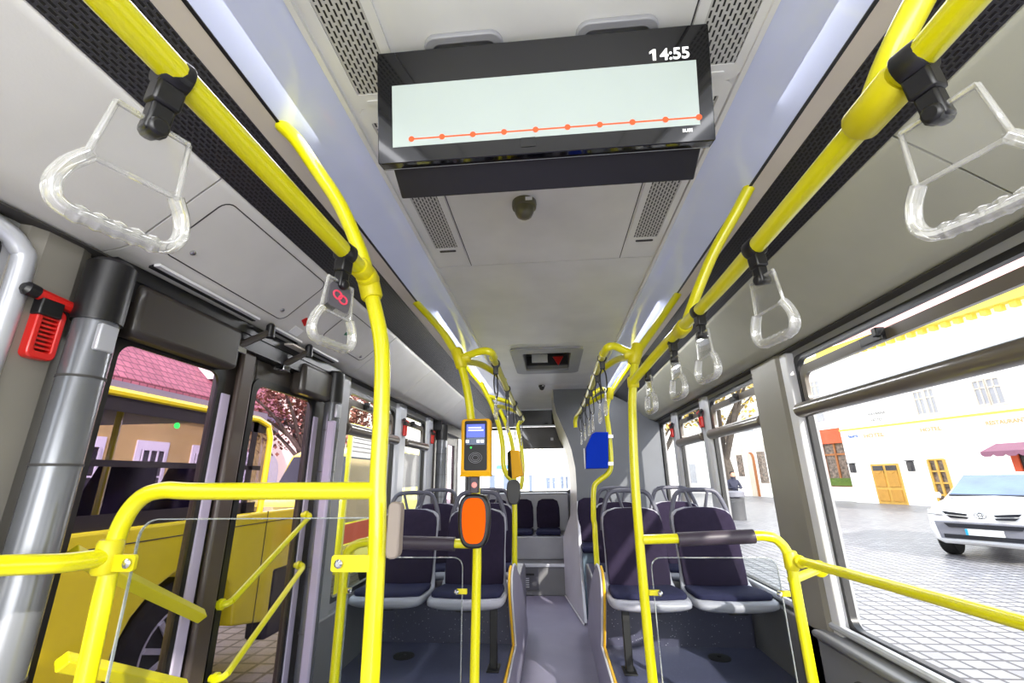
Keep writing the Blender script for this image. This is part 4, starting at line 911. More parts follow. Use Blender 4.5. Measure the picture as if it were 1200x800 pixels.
# rear wall, steps, bench
bm = new(); box(bm, -1.3, 1.3, 6.93, 6.98, 0, 1.10); box(bm, -1.3, -1.12, 6.93, 6.98, 1.10, 2.34); box(bm, .30, 1.3, 6.93, 6.98, 1.10, 2.34); box(bm, -1.12, .30, 6.93, 6.98, 2.06, 2.34)
struct('wall_rear', bm, m_rear, 'grey rear wall below and beside the rear window', smooth=False)
bm = new(); box(bm, -1.12, .30, 6.945, 6.95, 1.10, 2.06); struct('window_20', bm, m_gl, 'rear window of the bus', smooth=False)
bm = new(); plate(bm, Matrix.Translation((-.41, 6.935, 1.56)) @ RX, 1.46, .98, .05, .012, (1.36, .90, .06)); struct('trim_29', bm, m_blk, 'black frame of the rear window')
bm = new(); prism(bm, [V((-.475, 6.90, 2.045)), V((.15, 6.90, 2.045)), V((.19, 6.90, 1.72)), V((-.475, 6.90, 1.72))], (0, .03, 0)); single('rear_dark_panel', bm, m_blk2, 'dark brown panel hanging over the top of the rear window', 'panel', smooth=False)
bm = new(); box(bm, .0, .04, 6.89, 6.9, 1.84, 1.88); single('small_label', bm, m_whitep, 'small white label on the dark rear panel', 'label', smooth=False)
bm = new(); box(bm, -.54, .07, 6.80, 6.92, 2.06, 2.298); single('rear_display', bm, m_gscr, 'black glossy display box under the ceiling at the rear', 'display', smooth=False)
bm = new(); box(bm, -.56, .06, 6.79, 6.82, 2.045, 2.062); box(bm, -.56, .06, 6.79, 6.80, 2.29, 2.30); struct('trim_30', bm, m_alu, 'bright trim strip below the rear display', smooth=False)
t = thing('rear_podium', 'stepped silver grey podium carrying the rear bench', 'podium', (-.4, 5.8, 0))
bm = new(); box(bm, -1.2, .12, 5.70, 6.92, 0, .32); part('lower_riser', bm, m_side, t, bevel=.01)
bm = new(); box(bm, -1.2, .12, 5.685, 5.72, .30, .335); part('step_nosing', bm, m_alu, t, bevel=.006)
bm = new(); box(bm, -1.2, .17, 6.05, 6.92, .32, .585); part('upper_riser', bm, m_rear, t, bevel=.01)
bm = new(); box(bm, -.52, -.20, 5.688, 5.70, .06, .30); part('service_door', bm, mat('service_dark', (78, 78, 86), .5), t, bevel=.003)
bm = new()
for i in range(5): box(bm, -.44, -.31, 5.683, 5.689, .09+.022*i, .10+.022*i)
part('louvres', bm, m_alu, t, smooth=False)
bm = new(); box(bm, -.48, -.25, 5.683, 5.689, .215, .235); part('slot', bm, m_rubber, t, smooth=False)
bm = new(); box(bm, -1.2, .22, 6.62, 6.92, .585, 1.09); part('bench_back_wall', bm, m_rear, t, bevel=.02)
for i, (x, l) in enumerate(((-.075, 'right rear bench seat pad under the rear window'), (-.44, 'left rear bench seat pad, partly hidden by the yellow pole'), (-.80, 'far left rear bench seat pad'))):
    t = thing('bench_seat', l, 'seat', (x, 6.3, .585), 'rear bench seats')
    bm = new(); loft(bm, [(.10, 6.56, .63, .5, 0), (.155, 6.56, .65, .9, 0), (.162, 6.57, .75, 1, 0), (.158, 6.58, .90, 1, 0), (.135, 6.59, .985, .9, 0), (.08, 6.595, 1.01, .5, 0)], .06, 24, .5)
    bmesh.ops.translate(bm, verts=bm.verts, vec=(x, 0, 0)); part('back_cushion', bm, m_fab, t)
    bm = new(); box(bm, x-.16, x+.16, 6.12, 6.56, .59, .64); part('seat_cushion', bm, m_fabb, t, bevel=.02)
m_wood2 = mat('panel_wood', (206, 152, 66), .6)
# ------------------------------------------------------------------ outside
GZ = -.33
bm = new()
vs = [bm.verts.new(p) for p in ((-60, -40, GZ), (60, -40, GZ), (60, 120, GZ), (-60, 120, GZ))]; bm.faces.new(vs)
o = obj('ground', bm, m_cobb, smooth=False); o['kind'] = 'structure'; tag(o, 'square paved with pale square stone setts', 'ground')
FP = V((18.5, 27, 0)); FD = V((-.26, .966, 0)).normalized(); FN = V((-FD.y, FD.x, 0)); FN = FN if FN.x < 0 else -FN
def fpt(px, py): p = atP(px, py, FP, FN); return (p-FP).dot(-FD), p.z       # s grows toward the viewer
def fM(s, z, lift=0.0):
    c = FP-FD*s+V((0, 0, z))+FN*lift
    return Matrix(((-FD.x, 0, FN.x, c.x), (-FD.y, 0, FN.y, c.y), (0, 1, 0, c.z), (0, 0, 0, 1)))
def frect(x0, y0, x1, y1):
    xm, ym = (x0+x1)/2, (y0+y1)/2
    s0, s1 = fpt(x0, ym)[0], fpt(x1, ym)[0]; z1, z0 = fpt(xm, y0)[1], fpt(xm, y1)[1]
    return s0, s1, z0, z1
def fbox(bm, s0, s1, z0, z1, l0, l1):
    box(bm, s0, s1, z0, z1, l0, l1, fM(0, 0))
sc = fpt(997, 560)[0]; smax = 22
ztop = fpt(1200, 343)[1]; zstr = fpt(1100, 491)[1]
print('facade', sc, ztop, zstr, frect(1022, 543, 1062, 591), fpt(1200, 300))
ztop = min(max(ztop, 7), 11)
T = thing('white_hotel', 'long white hotel building across the square with a yellow string course', 'building', tuple(FP))
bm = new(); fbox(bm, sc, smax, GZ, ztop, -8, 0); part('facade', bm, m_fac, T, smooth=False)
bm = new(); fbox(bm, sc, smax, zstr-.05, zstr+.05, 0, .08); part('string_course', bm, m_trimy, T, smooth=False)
bm = new(); fbox(bm, sc, smax, ztop-.25, ztop+.25, 0, .5)
for i in range(60):
    s = sc+i*.55
    if s < smax: fbox(bm, s, s+.25, ztop-.5, ztop-.25, 0, .3)
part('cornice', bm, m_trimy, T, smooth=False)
bm = new(); P = [fM(sc, ztop+.25, .6) @ V((0, 0, 0)), fM(smax, ztop+.25, .6) @ V((0, 0, 0)), fM(smax, ztop+5, -6) @ V((0, 0, 0)), fM(sc, ztop+5, -6) @ V((0, 0, 0))]
prism(bm, P, (0, 0, .15)); part('roof', bm, m_roofp, T, smooth=False)
def fwin(T, x0, y0, x1, y1, m=m_win, fr=m_facp, mull=1, name='window', zz=None):
    s0, s1, z0, z1 = frect(x0, y0, x1, y1)
    if zz: z0, z1 = zz
    bm = new(); fbox(bm, s0, s1, z0, z1, .0, .03); w_ = part(name, bm, m, T, smooth=False)
    bm = new(); k = .08
    for a in ((s0-k, s0, z0-k, z1+k), (s1, s1+k, z0-k, z1+k), (s0, s1, z1, z1+k), (s0, s1, z0-k, z0)): fbox(bm, *a, .0, .07)
    for i in range(mull): sm = s0+(s1-s0)*(i+1)/(mull+1); fbox(bm, sm-.03, sm+.03, z0, z1, .03, .06)
    fbox(bm, s0, s1, z0+(z1-z0)*.66, z0+(z1-z0)*.66+.06, .03, .06)
    f = obj('frame', bm, fr, w_, smooth=False); f.location = -world_origin(w_)*1
    return w_
for x0, y0, x1, y1 in ((1144, 446, 1157, 474), (1160, 443, 1175, 473), (1074, 459, 1084, 485), (1087, 456, 1097, 484), (952, 447, 961, 463)): fwin(T, x0, y0, x1, y1)
for k in range(6):
    s = 2.6+k*3.3
    bm = new(); fbox(bm, s+5, s+5.9, ztop-2.6, ztop-1.3, 0, .03); part('window', bm, m_win, T, smooth=False)
# big wooden door
s0, s1, z0, z1 = frect(1026, 543, 1059, 590); z0 = GZ
D = thing('wooden_door', 'ochre double wooden door with glazed top lights in the white hotel', 'door', tuple(fM((s0+s1)/2, z0) @ V((0, 0, 0))))
bm = new(); fbox(bm, s0, s1, z0, z1, 0, .06); part('leaf', bm, m_wood, D, smooth=False)
bm = new(); sm = (s0+s1)/2; hw = (s1-s0)/2
for a, b in ((s0+.12, sm-.08), (sm+.08, s1-.12)):
    for za, zb in ((z0+.15, z0+.75), (z0+.9, z0+1.75)): fbox(bm, a, b, za, zb, .06, .10)
part('raised_panel', bm, m_wood2, D, smooth=False)
bm = new()
for a, b in ((s0+.12, sm-.08), (sm+.08, s1-.12)): fbox(bm, a, b, z1-.55, z1-.10, .06, .09)
part('top_light', bm, m_wind, D, smooth=False)
bm = new()
for a, b in ((s0+.12, sm-.08), (sm+.08, s1-.12)):
    c = (a+b)/2; q = [fM(0, 0, .11) @ V((x, z, 0)) for x, z in ((c, z1-.53), (b, z1-.32), (c, z1-.12), (a, z1-.32))]; tube(bm, q, .02, 6, 0, closed=True)
part('lattice', bm, m_wood, D)
# shop door with goods
s0, s1, z0, z1 = frect(1094, 538, 1113, 578); z0 = GZ
D = thing('shop_door', 'narrow glazed shop door with pale wooden bars right of the ochre door', 'door', tuple(fM((s0+s1)/2, z0) @ V((0, 0, 0))))
bm = new(); fbox(bm, s0, s1, z0, z1, 0, .04); part('glazing', bm, m_shop, D, smooth=False)
bm = new(); 
for i in range(3): x = s0+(s1-s0)*i/2; fbox(bm, x-.05, x+.05, z0, z1, .04, .12)
for i in range(5): z = z0+(z1-z0)*i/4; fbox(bm, s0, s1, z-.04, z+.04, .04, .11)
part('bars', bm, m_wood, D, smooth=False)
for x, y, l in ((1001, 548, 'dark wall lamp left of the ochre door'), (1069, 545.5, 'dark wall lamp right of the ochre door')):
    s, z = fpt(x, y); t = thing('wall_lamp', l, 'lamp', tuple(fM(s, z) @ V((0, 0, 0))))
    bm = new(); fbox(bm, s-.13, s+.13, z-.28, z+.22, .0, .22); part('lantern', bm, m_wind, t, bevel=.04)
    bm = new(); fbox(bm, s-.16, s+.16, z+.22, z+.28, .0, .26); part('hood', bm, m_wind, t, smooth=False)
# scalloped awning and opening right of the shop
s0, s1, z0, z1 = frect(1172, 526, 1300, 545); s1 = s0+7
t = thing('shop_awning', 'maroon scalloped awning over the dark shop front behind the car', 'awning', tuple(fM(s0, z1) @ V((0, 0, 0))))
bm = new(); fbox(bm, s0+.5, s1, GZ, z1+.1, 0, .04); part('shop_front', bm, m_wind, t, smooth=False)
bm = new(); prism(bm, [fM(0, 0, l) @ V((s0, z, 0)) for z, l in ((z1+.35, 0), (z1, 1.0), (z1-.03, 1.0), (z1+.3, 0))], tuple(-FD*(s1-s0))); part('canopy', bm, m_awnr, t, smooth=False)
bm = new()
for i in range(16):
    a = s0+i*(s1-s0)/16; b = (s1-s0)/16
    prism(bm, [fM(0, 0, 1.0) @ V((x, z, 0)) for x, z in ((a, z1), (a, z1-.14), (a+b*.25, z1-.22), (a+b*.75, z1-.22), (a+b, z1-.14), (a+b, z1))], tuple(FN*.02))
part('scalloped_edge', bm, m_awnr, t, smooth=False)
bm = new(); fbox(bm, s0+.45, s0+.7, GZ, z1+.1, .04, .12); part('orange_post', bm, m_awn, t, smooth=False)
# lettering on the facade
m_let = mat('letter_sand', (214, 172, 124), .6); m_letb = mat('letter_blue', (70, 110, 190), .6); m_letg = mat('letter_grey', (130, 128, 126), .6)
def sign(txt, px, py, size, m, lab, xs=1.1):
    s, z = fpt(px, py); t = thing('facade_lettering', lab, 'lettering', tuple(fM(s, z) @ V((0, 0, 0))))
    text_mesh('letters', txt, size, fM(s, z, .03), m, t, bold=.012, xs=xs)
sign('HOTEL', 1013, 513, .30, m_let, 'sand coloured raised letters reading HOTEL near the building corner', 1.3)
sign('HOTEL', 1079, 506, .27, m_let, 'second sand coloured HOTEL lettering above the shop door', 1.2)
sign('RESTAURANT', 1156, 498, .24, m_let, 'sand coloured sign letters near the right end of the facade', 1.0)
s, z = fpt(995, 513); t = thing('facade_lettering', 'small blue script letters at the building corner', 'lettering', tuple(fM(s, z) @ V((0, 0, 0))))
text_mesh('letters', 'hotel', .22, fM(s, z, .03), m_letb, t, bold=.012, xs=1.3)
for i, (tx, y) in enumerate((('CAFE', 480), ('CLUB', 486))): 
    pass
s, z = fpt(1018, 487); t = thing('facade_lettering', 'small grey stacked letters above the yellow string course', 'lettering', tuple(fM(s, z) @ V((0, 0, 0))))
text_mesh('letters', 'KAVARNA', .22, fM(s, z, .03), m_letg, t, bold=.006); text_mesh('letters', 'HOTEL', .22, fM(s+.1, z-.35, .03), m_letg, t, bold=.006)
# neighbouring building beyond the corner
T = thing('neighbour_house', 'pale rendered house beyond the hotel corner with an arched doorway', 'building', tuple(fM(sc-10, 0) @ V((0, 0, 0))))
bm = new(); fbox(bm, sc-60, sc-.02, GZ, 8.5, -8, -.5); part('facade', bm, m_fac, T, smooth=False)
bm = new(); fbox(bm, sc-60, sc-.02, 8.5, 8.8, -8.2, .0); part('eaves', bm, m_trimp, T, smooth=False)
s0, s1, z0, z1 = frect(961, 516, 991, 570)
t = thing('shop_window', 'brown framed shop window under an orange awning board left of the hotel corner', 'window', tuple(fM((s0+s1)/2, z0) @ V((0, 0, 0))))
bm = new(); fbox(bm, s0, s1, z0, z1, -.5, -.42); part('glazing', bm, m_shop, t, smooth=False)
bm = new(); 
for a in ((s0, s0+.12, z0, z1), (s1-.12, s1, z0, z1), ((s0+s1)/2-.06, (s0+s1)/2+.06, z0, z1), (s0, s1, z0, z0+.12), (s0, s1, z0+(z1-z0)*.68, z0+(z1-z0)*.72)): fbox(bm, *a, -.42, -.36)
part('frame', bm, m_woodb, t, smooth=False)
bm = new(); fbox(bm, s0-.1, s1+.1, z1-.15, z1+.75, -.5, -.2); part('orange_board', bm, m_awn, t, smooth=False)
bm = new(); fbox(bm, s0+.15, s1-.15, z0+.05, z0+.5, -.42, -.25); part('window_box_plants', bm, mat('plants', (96, 120, 50), .9, var=.5, vscale=20), t, smooth=False)
for x0, y0, x1, y1 in ((858.5, 533, 865, 558), (883, 529, 892, 566)):
    s0, s1, z0, z1 = frect(x0, y0, x1, y1)
    bm = new(); fbox(bm, s0, s1, z0, z1, -.5, -.45); w_ = part('window', bm, m_shop, T, smooth=False)
    bm = new(); fbox(bm, s0-.2, s1+.2, z1, z1+.9, -.5, -.42); part('lintel', bm, m_facp, T, smooth=False)
s0, s1, z0, z1 = frect(872.5, 531, 880.5, 575)
bm = new(); n = 10; c = (s0+s1)/2; r_ = (s1-s0)/2
pl = [(s1, GZ), (s1, z1-r_)]+[(c+r_*math.cos(a), z1-r_+r_*math.sin(a)*1.3) for a in [math.pi*i/n for i in range(1, n)]]+[(s0, z1-r_), (s0, GZ)]
prism(bm, [fM(0, 0, -.5) @ V((x, z, 0)) for x, z in pl], tuple(FN*.06)); part('arched_door', bm, m_woodb, T, smooth=False)
bm = new(); prism(bm, [fM(0, 0, -.44) @ V((c-(x-c)*-.75-r_*.35, z-.1, 0)) for x, z in pl], tuple(FN*.02)); part('door_leaf', bm, m_facp, T, smooth=False)
for i in range(7):
    s = sc-14-i*4.2
    bm = new(); fbox(bm, s, s+1.2, .6, 2.4, -.5, -.45); part('window', bm, m_win, T, smooth=False)
for i in range(12):
    s = sc-2.5-i*3.4
    bm = new(); fbox(bm, s, s+1.1, 4.6, 6.4, -.5, -.45); part('window', bm, m_win, T, smooth=False)
# ------------------------------------------------------------------ car
def wheelmesh(t, c, ax, r, w_, ym=None):
    bm = new(); Mx = axisM(c, ax); lathe(bm, [(r*.6, -w_/2), (r*.93, -w_/2), (r, -w_/2+.03), (r, w_/2-.03), (r*.93, w_/2), (r*.6, w_/2)], Mx, 28); wh = part('wheel', bm, m_tyre, t)
    bm = new(); lathe(bm, [(r*.62, w_/2-.02), (r*.62, w_/2+.005), (r*.5, w_/2-.01), (r*.2, w_/2-.015), (r*.16, w_/2+.01), (.01, w_/2+.012)], Mx, 28)
    for k in range(10):
        a = 2*math.pi*k/10; box(bm, r*.16, r*.58, -.018, .018, w_/2-.005, w_/2+.012, Mx @ Matrix.Rotation(a, 4, 'Z'))
    hb_ = obj('rim', bm, m_alu, wh); hb_.location = -world_origin(wh)
    return wh
cf = V((-.819, -.574, 0)).normalized(); cr_ = V((cf.y, -cf.x, 0))    # cr_: towards image left? chosen below
base = atZ(1166, 652, GZ); base = V((8.1, 9.7, GZ))
def C(x, y, z):  # car coordinates: x to image-left positive, y backwards from the nose
    L_ = V((-.574, .819, 0)); return base+L_*x-cf*y+V((0, 0, z))
t = thing('parked_car', 'white parked SUV seen from the front on the sunny square', 'car', tuple(base))
st = [  # y, halfwidth, bottom, shoulder z, top z, top halfwidth
 (0.00, .50, .36, .72, .80, .40), (.05, .74, .30, .78, .88, .60), (.16, .86, .27, .84, .96, .72), (.40, .90, .25, .92, 1.03, .76), (.80, .915, .25, .98, 1.09, .76), (1.12, .92, .25, 1.02, 1.13, .74),
 (1.50, .92, .25, 1.04, 1.33, .70), (1.95, .92, .25, 1.05, 1.54, .62), (2.4, .92, .25, 1.06, 1.60, .60), (3.3, .92, .25, 1.06, 1.60, .60), (3.9, .91, .27, 1.06, 1.52, .58), (4.35, .88, .32, 1.04, 1.20, .62), (4.5, .80, .42, .95, 1.0, .60)]
bm = new(); rings = []
for y, hw, zb, zs, ztp, tw in st:
    half = [(0, zb), (hw*.8, zb), (hw*.97, zb+.08), (hw, (zb+zs)/2), (hw*.985, zs-.05), (hw*.94, zs), (tw+.04, ztp-.05), (tw*.9, ztp), (0, ztp+.025)]
    ring = [bm.verts.new(C(x, y, z)) for x, z in half]+[bm.verts.new(C(-x, y, z)) for x, z in half[-2:0:-1]]
    rings.append(ring)
for i in range(len(rings)-1):
    for j in range(16): bm.faces.new((rings[i][j], rings[i][(j+1) % 16], rings[i+1][(j+1) % 16], rings[i+1][j]))
bm.faces.new(rings[0][::-1]); bm.faces.new(rings[-1])
part('body', bm, m_car, t, angle=50)
def cquad(pts, th, m, name, par=t, **k):
    bm = new(); P = [C(*p) for p in pts]; nrm = (P[1]-P[0]).cross(P[2]-P[1]).normalized()
    if nrm.dot(EYE-P[0]) < 0: nrm = -nrm
    prism(bm, P, tuple(nrm*th)); return part(name, bm, m, par, **k)
cquad([(.70, 1.14, 1.15), (-.70, 1.14, 1.15), (-.60, 1.90, 1.535), (.60, 1.90, 1.535)], .03, mat('windscreen', (70, 92, 134), .08, var=.3, vscale=1.5, coat=.8), 'windscreen', smooth=False)
cquad([(.52, 1.155, 1.165), (.36, 1.155, 1.165), (.46, 1.86, 1.60), (.54, 1.88, 1.61)], .045, m_whitep, 'reflection_panel', smooth=False) if False else None
bm = new(); tube(bm, [C(.72, 1.12, 1.15), C(-.72, 1.12, 1.15)], .02, 8, 0); part('wiper_cowl', bm, m_card, t)
for sx in (1, -1):
    cquad([(sx*.80, .10, .90), (sx*.58, .03, .86), (sx*.58, .0, .80), (sx*.80, .06, .81)], .04, m_chrome, 'headlight', bevel=.01)
    cquad([(sx*.56, .0, .89), (sx*.18, -.02, .85), (sx*.20, -.02, .815), (sx*.50, -.0, .83)], .05, m_card, 'grille_slot', smooth=False)
    cquad([(sx*.50, -.0, .815), (sx*.18, -.02, .79), (sx*.20, -.02, .76), (sx*.44, -.0, .765)], .05, m_card, 'grille_slot', smooth=False)
    cquad([(sx*.82, .16, .66), (sx*.62, .02, .64), (sx*.58, .02, .50), (sx*.80, .16, .48)], .03, m_carb, 'bumper_corner', bevel=.01)
    bm = new(); p = C(sx*.99, 1.30, 1.14); lathe(bm, [(.02, -.08), (.06, -.06), (.065, .06), (.02, .08)], axisM(p, C(1, 0, 0)-C(0, 0, 0)), 14); part('wing_mirror', bm, m_car, t)
    for yy in (.82, 3.5): wheelmesh(t, C(sx*.80, yy, .35), C(sx, 0, 0)-C(0, 0, 0), .35, .24)
cquad([(.72, -.0, .70), (-.72, -.0, .70), (-.66, -.02, .36), (.66, -.02, .36)], .05, m_carb, 'bumper', bevel=.02)
cquad([(.56, -.05, .67), (-.56, -.05, .67), (-.50, -.05, .60), (.50, -.05, .60)], .03, m_card, 'lower_intake', smooth=False)
cquad([(.60, -.05, .47), (-.60, -.05, .47), (-.60, -.05, .40), (.60, -.05, .40)], .03, m_card, 'lower_intake', smooth=False)
cquad([(.26, -.09, .585), (-.26, -.09, .585), (-.26, -.09, .475), (.26, -.09, .475)], .02, m_whitep, 'number_plate', smooth=False)
cquad([(.26, -.11, .585), (.225, -.11, .585), (.225, -.11, .475), (.26, -.11, .475)], .02, mat('plate_blue', (40, 150, 190), .5), 'plate_blue_band', smooth=False)
cquad([(.68, -.06, .385), (-.68, -.06, .385), (-.66, -.06, .345), (.66, -.06, .345)], .04, m_alu, 'chrome_lip', smooth=False)
bm = new(); Mb = axisM(C(0, -.06, .82), cf)
for rx, rz in ((.085, .055), (.03, .05), (.055, .02)):
    tube(bm, [C(rx*math.cos(a), -.065, .83+rz*math.sin(a)+(.015 if rx == .055 else 0)) for a in [i*math.pi/10 for i in range(20)]], .006, 6, 0, closed=True)
part('emblem', bm, m_card, t)
# ------------------------------------------------------------------ trees, bin, person
def tree(base, h, r, cz, m, lab, trunk=.18, n=1500, leaf=.16, sq=.8):
    t = thing('street_tree', lab, 'tree', tuple(base)); base = V(base)
    bm = new(); tube(bm, [base, base+V((.05, 0, h*.3)), base+V((-.1, .05, h*.6)), base+V((0, 0, h*.9))], [trunk, trunk*.4], 10, 5)
    rnd = random.Random(int(base.x*10)+5)
    for k in range(7):
        a = rnd.uniform(0, 6.28); z0 = h*rnd.uniform(.4, .65); e = base+V((math.cos(a)*r*.8, math.sin(a)*r*.8, cz+rnd.uniform(-.3, .8)))
        s_ = base+V((0, 0, z0)); tube(bm, [s_, (s_+e)/2+V((0, 0, .2)), e], [trunk*.4, trunk*.1], 6, 4)
    part('trunk', bm, m_bark, t)
    bm = new()
    blobs = [(V((rnd.uniform(-1, 1), rnd.uniform(-1, 1), rnd.uniform(-.8, .9)))*r*.65, rnd.uniform(.3, .5)*r) for _ in range(12)]
    for i in range(n):
        c, rr = blobs[i % 12]; d = V((rnd.gauss(0, 1), rnd.gauss(0, 1), rnd.gauss(0, 1))).normalized()*rr*rnd.uniform(.5, 1.05)
        p = base+V((0, 0, cz))+V((c.x+d.x, c.y+d.y, (c.z+d.z)*sq))
        q = V((rnd.gauss(0, 1), rnd.gauss(0, 1), rnd.gauss(0, 1))).normalized(); w_ = q.cross(V((0, 0, 1))).normalized(); l = leaf*rnd.uniform(.6, 1.3)
        bm.faces.new([bm.verts.new(p+q*l*a+w_*l*b) for a, b in ((-.5, 0), (0, -.35), (.5, 0), (0, .35))])
    part('foliage', bm, m, t, smooth=False); return t
tree(atZ(859, 600, GZ), 5.2, 2.9, 5.6, m_leafg, 'yellow green autumn tree seen through the second right window', .38, 2200, .24)
tree((7.6, 32.0, GZ), 6, 3.0, 6.0, m_leafg, 'yellow green autumn tree seen through the rear right windows', .25, 2200, .26)
q = atX(345, 600, -10); print('tree', q)
tree((-10.0, q.y, GZ), 5.5, 3.3, 4.6, m_leafr, 'russet autumn tree seen through the far door leaf', .22, 7000, .20)
p = atZ(865, 609, GZ); t = thing('litter_bin', 'grey cylindrical litter bin under the tree', 'bin', tuple(p))
bm = new(); lathe(bm, [(.30, 0), (.32, .75), (.34, .78)], Matrix.Translation(p), 20); part('drum', bm, m_bin, t)
bm = new(); lathe(bm, [(.33, .82), (.36, .84), (.36, 1.0), (.30, 1.04)], Matrix.Translation(p), 20); part('lid', bm, m_carb, t)
# person behind the bin
pp = p+V((.35, .9, 0))
me = bpy.data.meshes.new('person'); vv = []; ee = []; rad = []
def J(x, y, z, r, par=None):
    vv.append((x, y, z)); rad.append(r)
    if par is not None: ee.append((par, len(vv)-1))
    return len(vv)-1
hip = J(0, 0, .92, .15); ch = J(0, -.03, 1.28, .17, hip); nk = J(0, -.06, 1.47, .06, ch); hd = J(0, -.10, 1.60, .095, nk); J(0, -.10, 1.70, .075, hd)
for s in (-1, 1):
    sh = J(s*.19, -.03, 1.38, .07, ch); el = J(s*.27, -.10, 1.12, .05, sh); wr = J(s*.12, -.30, 1.14, .035, el); J(s*.05, -.36, 1.16, .035, wr)
    hp = J(s*.10, 0, .86, .10, hip); kn = J(s*.11, -.03, .48, .065, hp); an = J(s*.11, .02, .08, .045, kn); J(s*.12, -.14, .04, .04, an)
me.from_pydata(vv, ee, []); o = bpy.data.objects.new('person', me); COL.objects.link(o); o.location = pp
bpy.context.view_layer.objects.active = o
sk = o.modifiers.new('skin', 'SKIN')
if not me.skin_vertices: bpy.ops.mesh.customdata_skin_add()
print('SKIN', len(me.skin_vertices))
for i, v in enumerate(me.skin_vertices[0].data): v.radius = (rad[i], rad[i]); v.use_root = (i == 0)
sb_ = o.modifiers.new('sub', 'SUBSURF'); sb_.levels = 2; sb_.render_levels = 2
me.materials.append(m_cloth); tag(o, 'person in dark jacket standing behind the grey litter bin', 'person')
SK = o
bm = new(); lathe(bm, [(.01, -.11), (.08, -.07), (.095, 0), (.08, .07), (.01, .10)], Matrix.Translation(pp+V((0, -.12, 1.64))), 16); part('face', bm, m_skin, o)
bm = new(); lathe(bm, [(.10, 0), (.105, .04), (.08, .10), (.01, .13)], Matrix.Translation(pp+V((0, -.08, 1.66))), 16); part('hair', bm, m_hair, o)
# ------------------------------------------------------------------ buildings to the rear
t = thing('rear_townhouse', 'white townhouse seen through the rear window', 'building', (0, 38, GZ))
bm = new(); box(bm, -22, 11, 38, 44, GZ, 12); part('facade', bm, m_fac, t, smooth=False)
for i, (x0, y0, x1, y1) in enumerate(((640, 559, 645, 572), (647, 559, 651, 572), (657, 558, 661, 572), (663, 558, 666, 572), (620, 556, 624, 575), (582, 545, 595, 549), (574, 556, 580, 573), (590, 556, 598, 573))):
    a = atY(x0, y0, 37.9); b = atY(x1, y1, 37.9); bm = new(); box(bm, a.x, b.x, 37.9, 38, b.z, a.z); part('window', bm, mat('rear_window_blue', (112, 124, 146), .4) if i != 5 else mat('blue_board', (90, 140, 220), .5), t, smooth=False)
for i in range(5):
    a = atY(616+5*i, 530, 37.9); bm = new(); box(bm, a.x-.06, a.x+.06, 37.9, 38, 1.8, 4.2); part('pilaster_line', bm, m_facp, t, smooth=False)
# ------------------------------------------------------------------ left side: red roofed house, arcade, yellow minibus
t = thing('red_roof_house', 'yellow house with red tiled roof behind the minibus', 'building', (-14, 13, GZ))
bm = new(); box(bm, -20, -14, 2, 21.5, GZ, 4.1); part('facade', bm, m_facy, t, smooth=False)
bm = new(); prism(bm, [V((-13.5, 1.5, 4.35)), V((-13.5, 22, 4.35)), V((-20, 22, 10.5)), V((-20, 1.5, 10.5))], (0, 0, .2)); part('roof', bm, m_roof, t, smooth=False)
bm = new(); box(bm, -13.95, -13.45, 1.5, 22, 4.0, 4.35); part('gutter', bm, mat('gutter', (90, 84, 110), .5), t, smooth=False)
bm = new(); box(bm, -13.7, -13.5, 1.5, 15.2, 4.0, 4.32); part('orange_eaves_board', bm, mat('eaves_orange', (232, 160, 84), .6), t, smooth=False)
a = atX(232, 432, -15.5)
bm = new(); prism(bm, [V((-14.2, a.y-.5, a.z-.6)), V((-14.2, a.y+.7, a.z-.6)), V((-14.2, a.y+.7, a.z+.2)), V((-14.2, a.y+.1, a.z+.6)), V((-14.2, a.y-.5, a.z+.2))], (-2.5, 0, 0)); dm = part('dormer', bm, m_whitep, t, smooth=False)
bm = new(); box(bm, -14.19, -14.15, a.y-.3, a.y+.5, a.z-.5, a.z+.1); part('dormer_window', bm, m_wind, t, smooth=False)
for i in range(7):
    y = 4.5+i*2.4
    bm = new(); box(bm, -14, -13.95, y, y+1.3, .3, 2.7); w_ = part('window_surround', bm, m_fac, t, smooth=False)
    bm = new(); box(bm, -13.96, -13.9, y+.2, y+1.1, .6, 2.4); g_ = obj('glazing', bm, m_wind, w_, smooth=False); g_.location = -world_origin(w_)
    bm = new()
    for k in range(4): box(bm, -13.9, -13.87, y+.2+.3*k-.025, y+.2+.3*k+.025, .6, 2.4)
    for k in range(5): box(bm, -13.9, -13.87, y+.2, y+1.1, .6+.45*k-.025, .6+.45*k+.025)
    g_ = obj('glazing_bars', bm, m_fac, w_, smooth=False); g_.location = -world_origin(w_)
t = thing('arcade_house', 'pale stone house with arches behind the russet tree', 'building', (-16, 28, GZ))
bm = new(); box(bm, -24, -16, 22.5, 36, GZ, 7.5); part('facade', bm, m_facp, t, smooth=False)
for i in range(3):
    y = 23.5+i*3.9; pl = [(y, GZ), (y, 1.8)]+[(y+1+math.cos(math.pi-k*math.pi/8), 1.8+math.sin(k*math.pi/8)) for k in range(1, 8)]+[(y+2, 1.8), (y+2, GZ)]
    bm = new(); prism(bm, [V((-15.98, a_, b_)) for a_, b_ in pl], (.04, 0, 0)); part('archway', bm, m_win, t, smooth=False)
    bm = new(); box(bm, -16, -15.95, y+.5, y+1.5, 4, 5.8); part('window', bm, m_wind, t, smooth=False)
bm = new(); prism(bm, [V((-15.5, 22, 7.6)), V((-15.5, 36.5, 7.6)), V((-22, 36.5, 12)), V((-22, 22, 12))], (0, 0, .2)); part('roof', bm, m_roof, t, smooth=False)
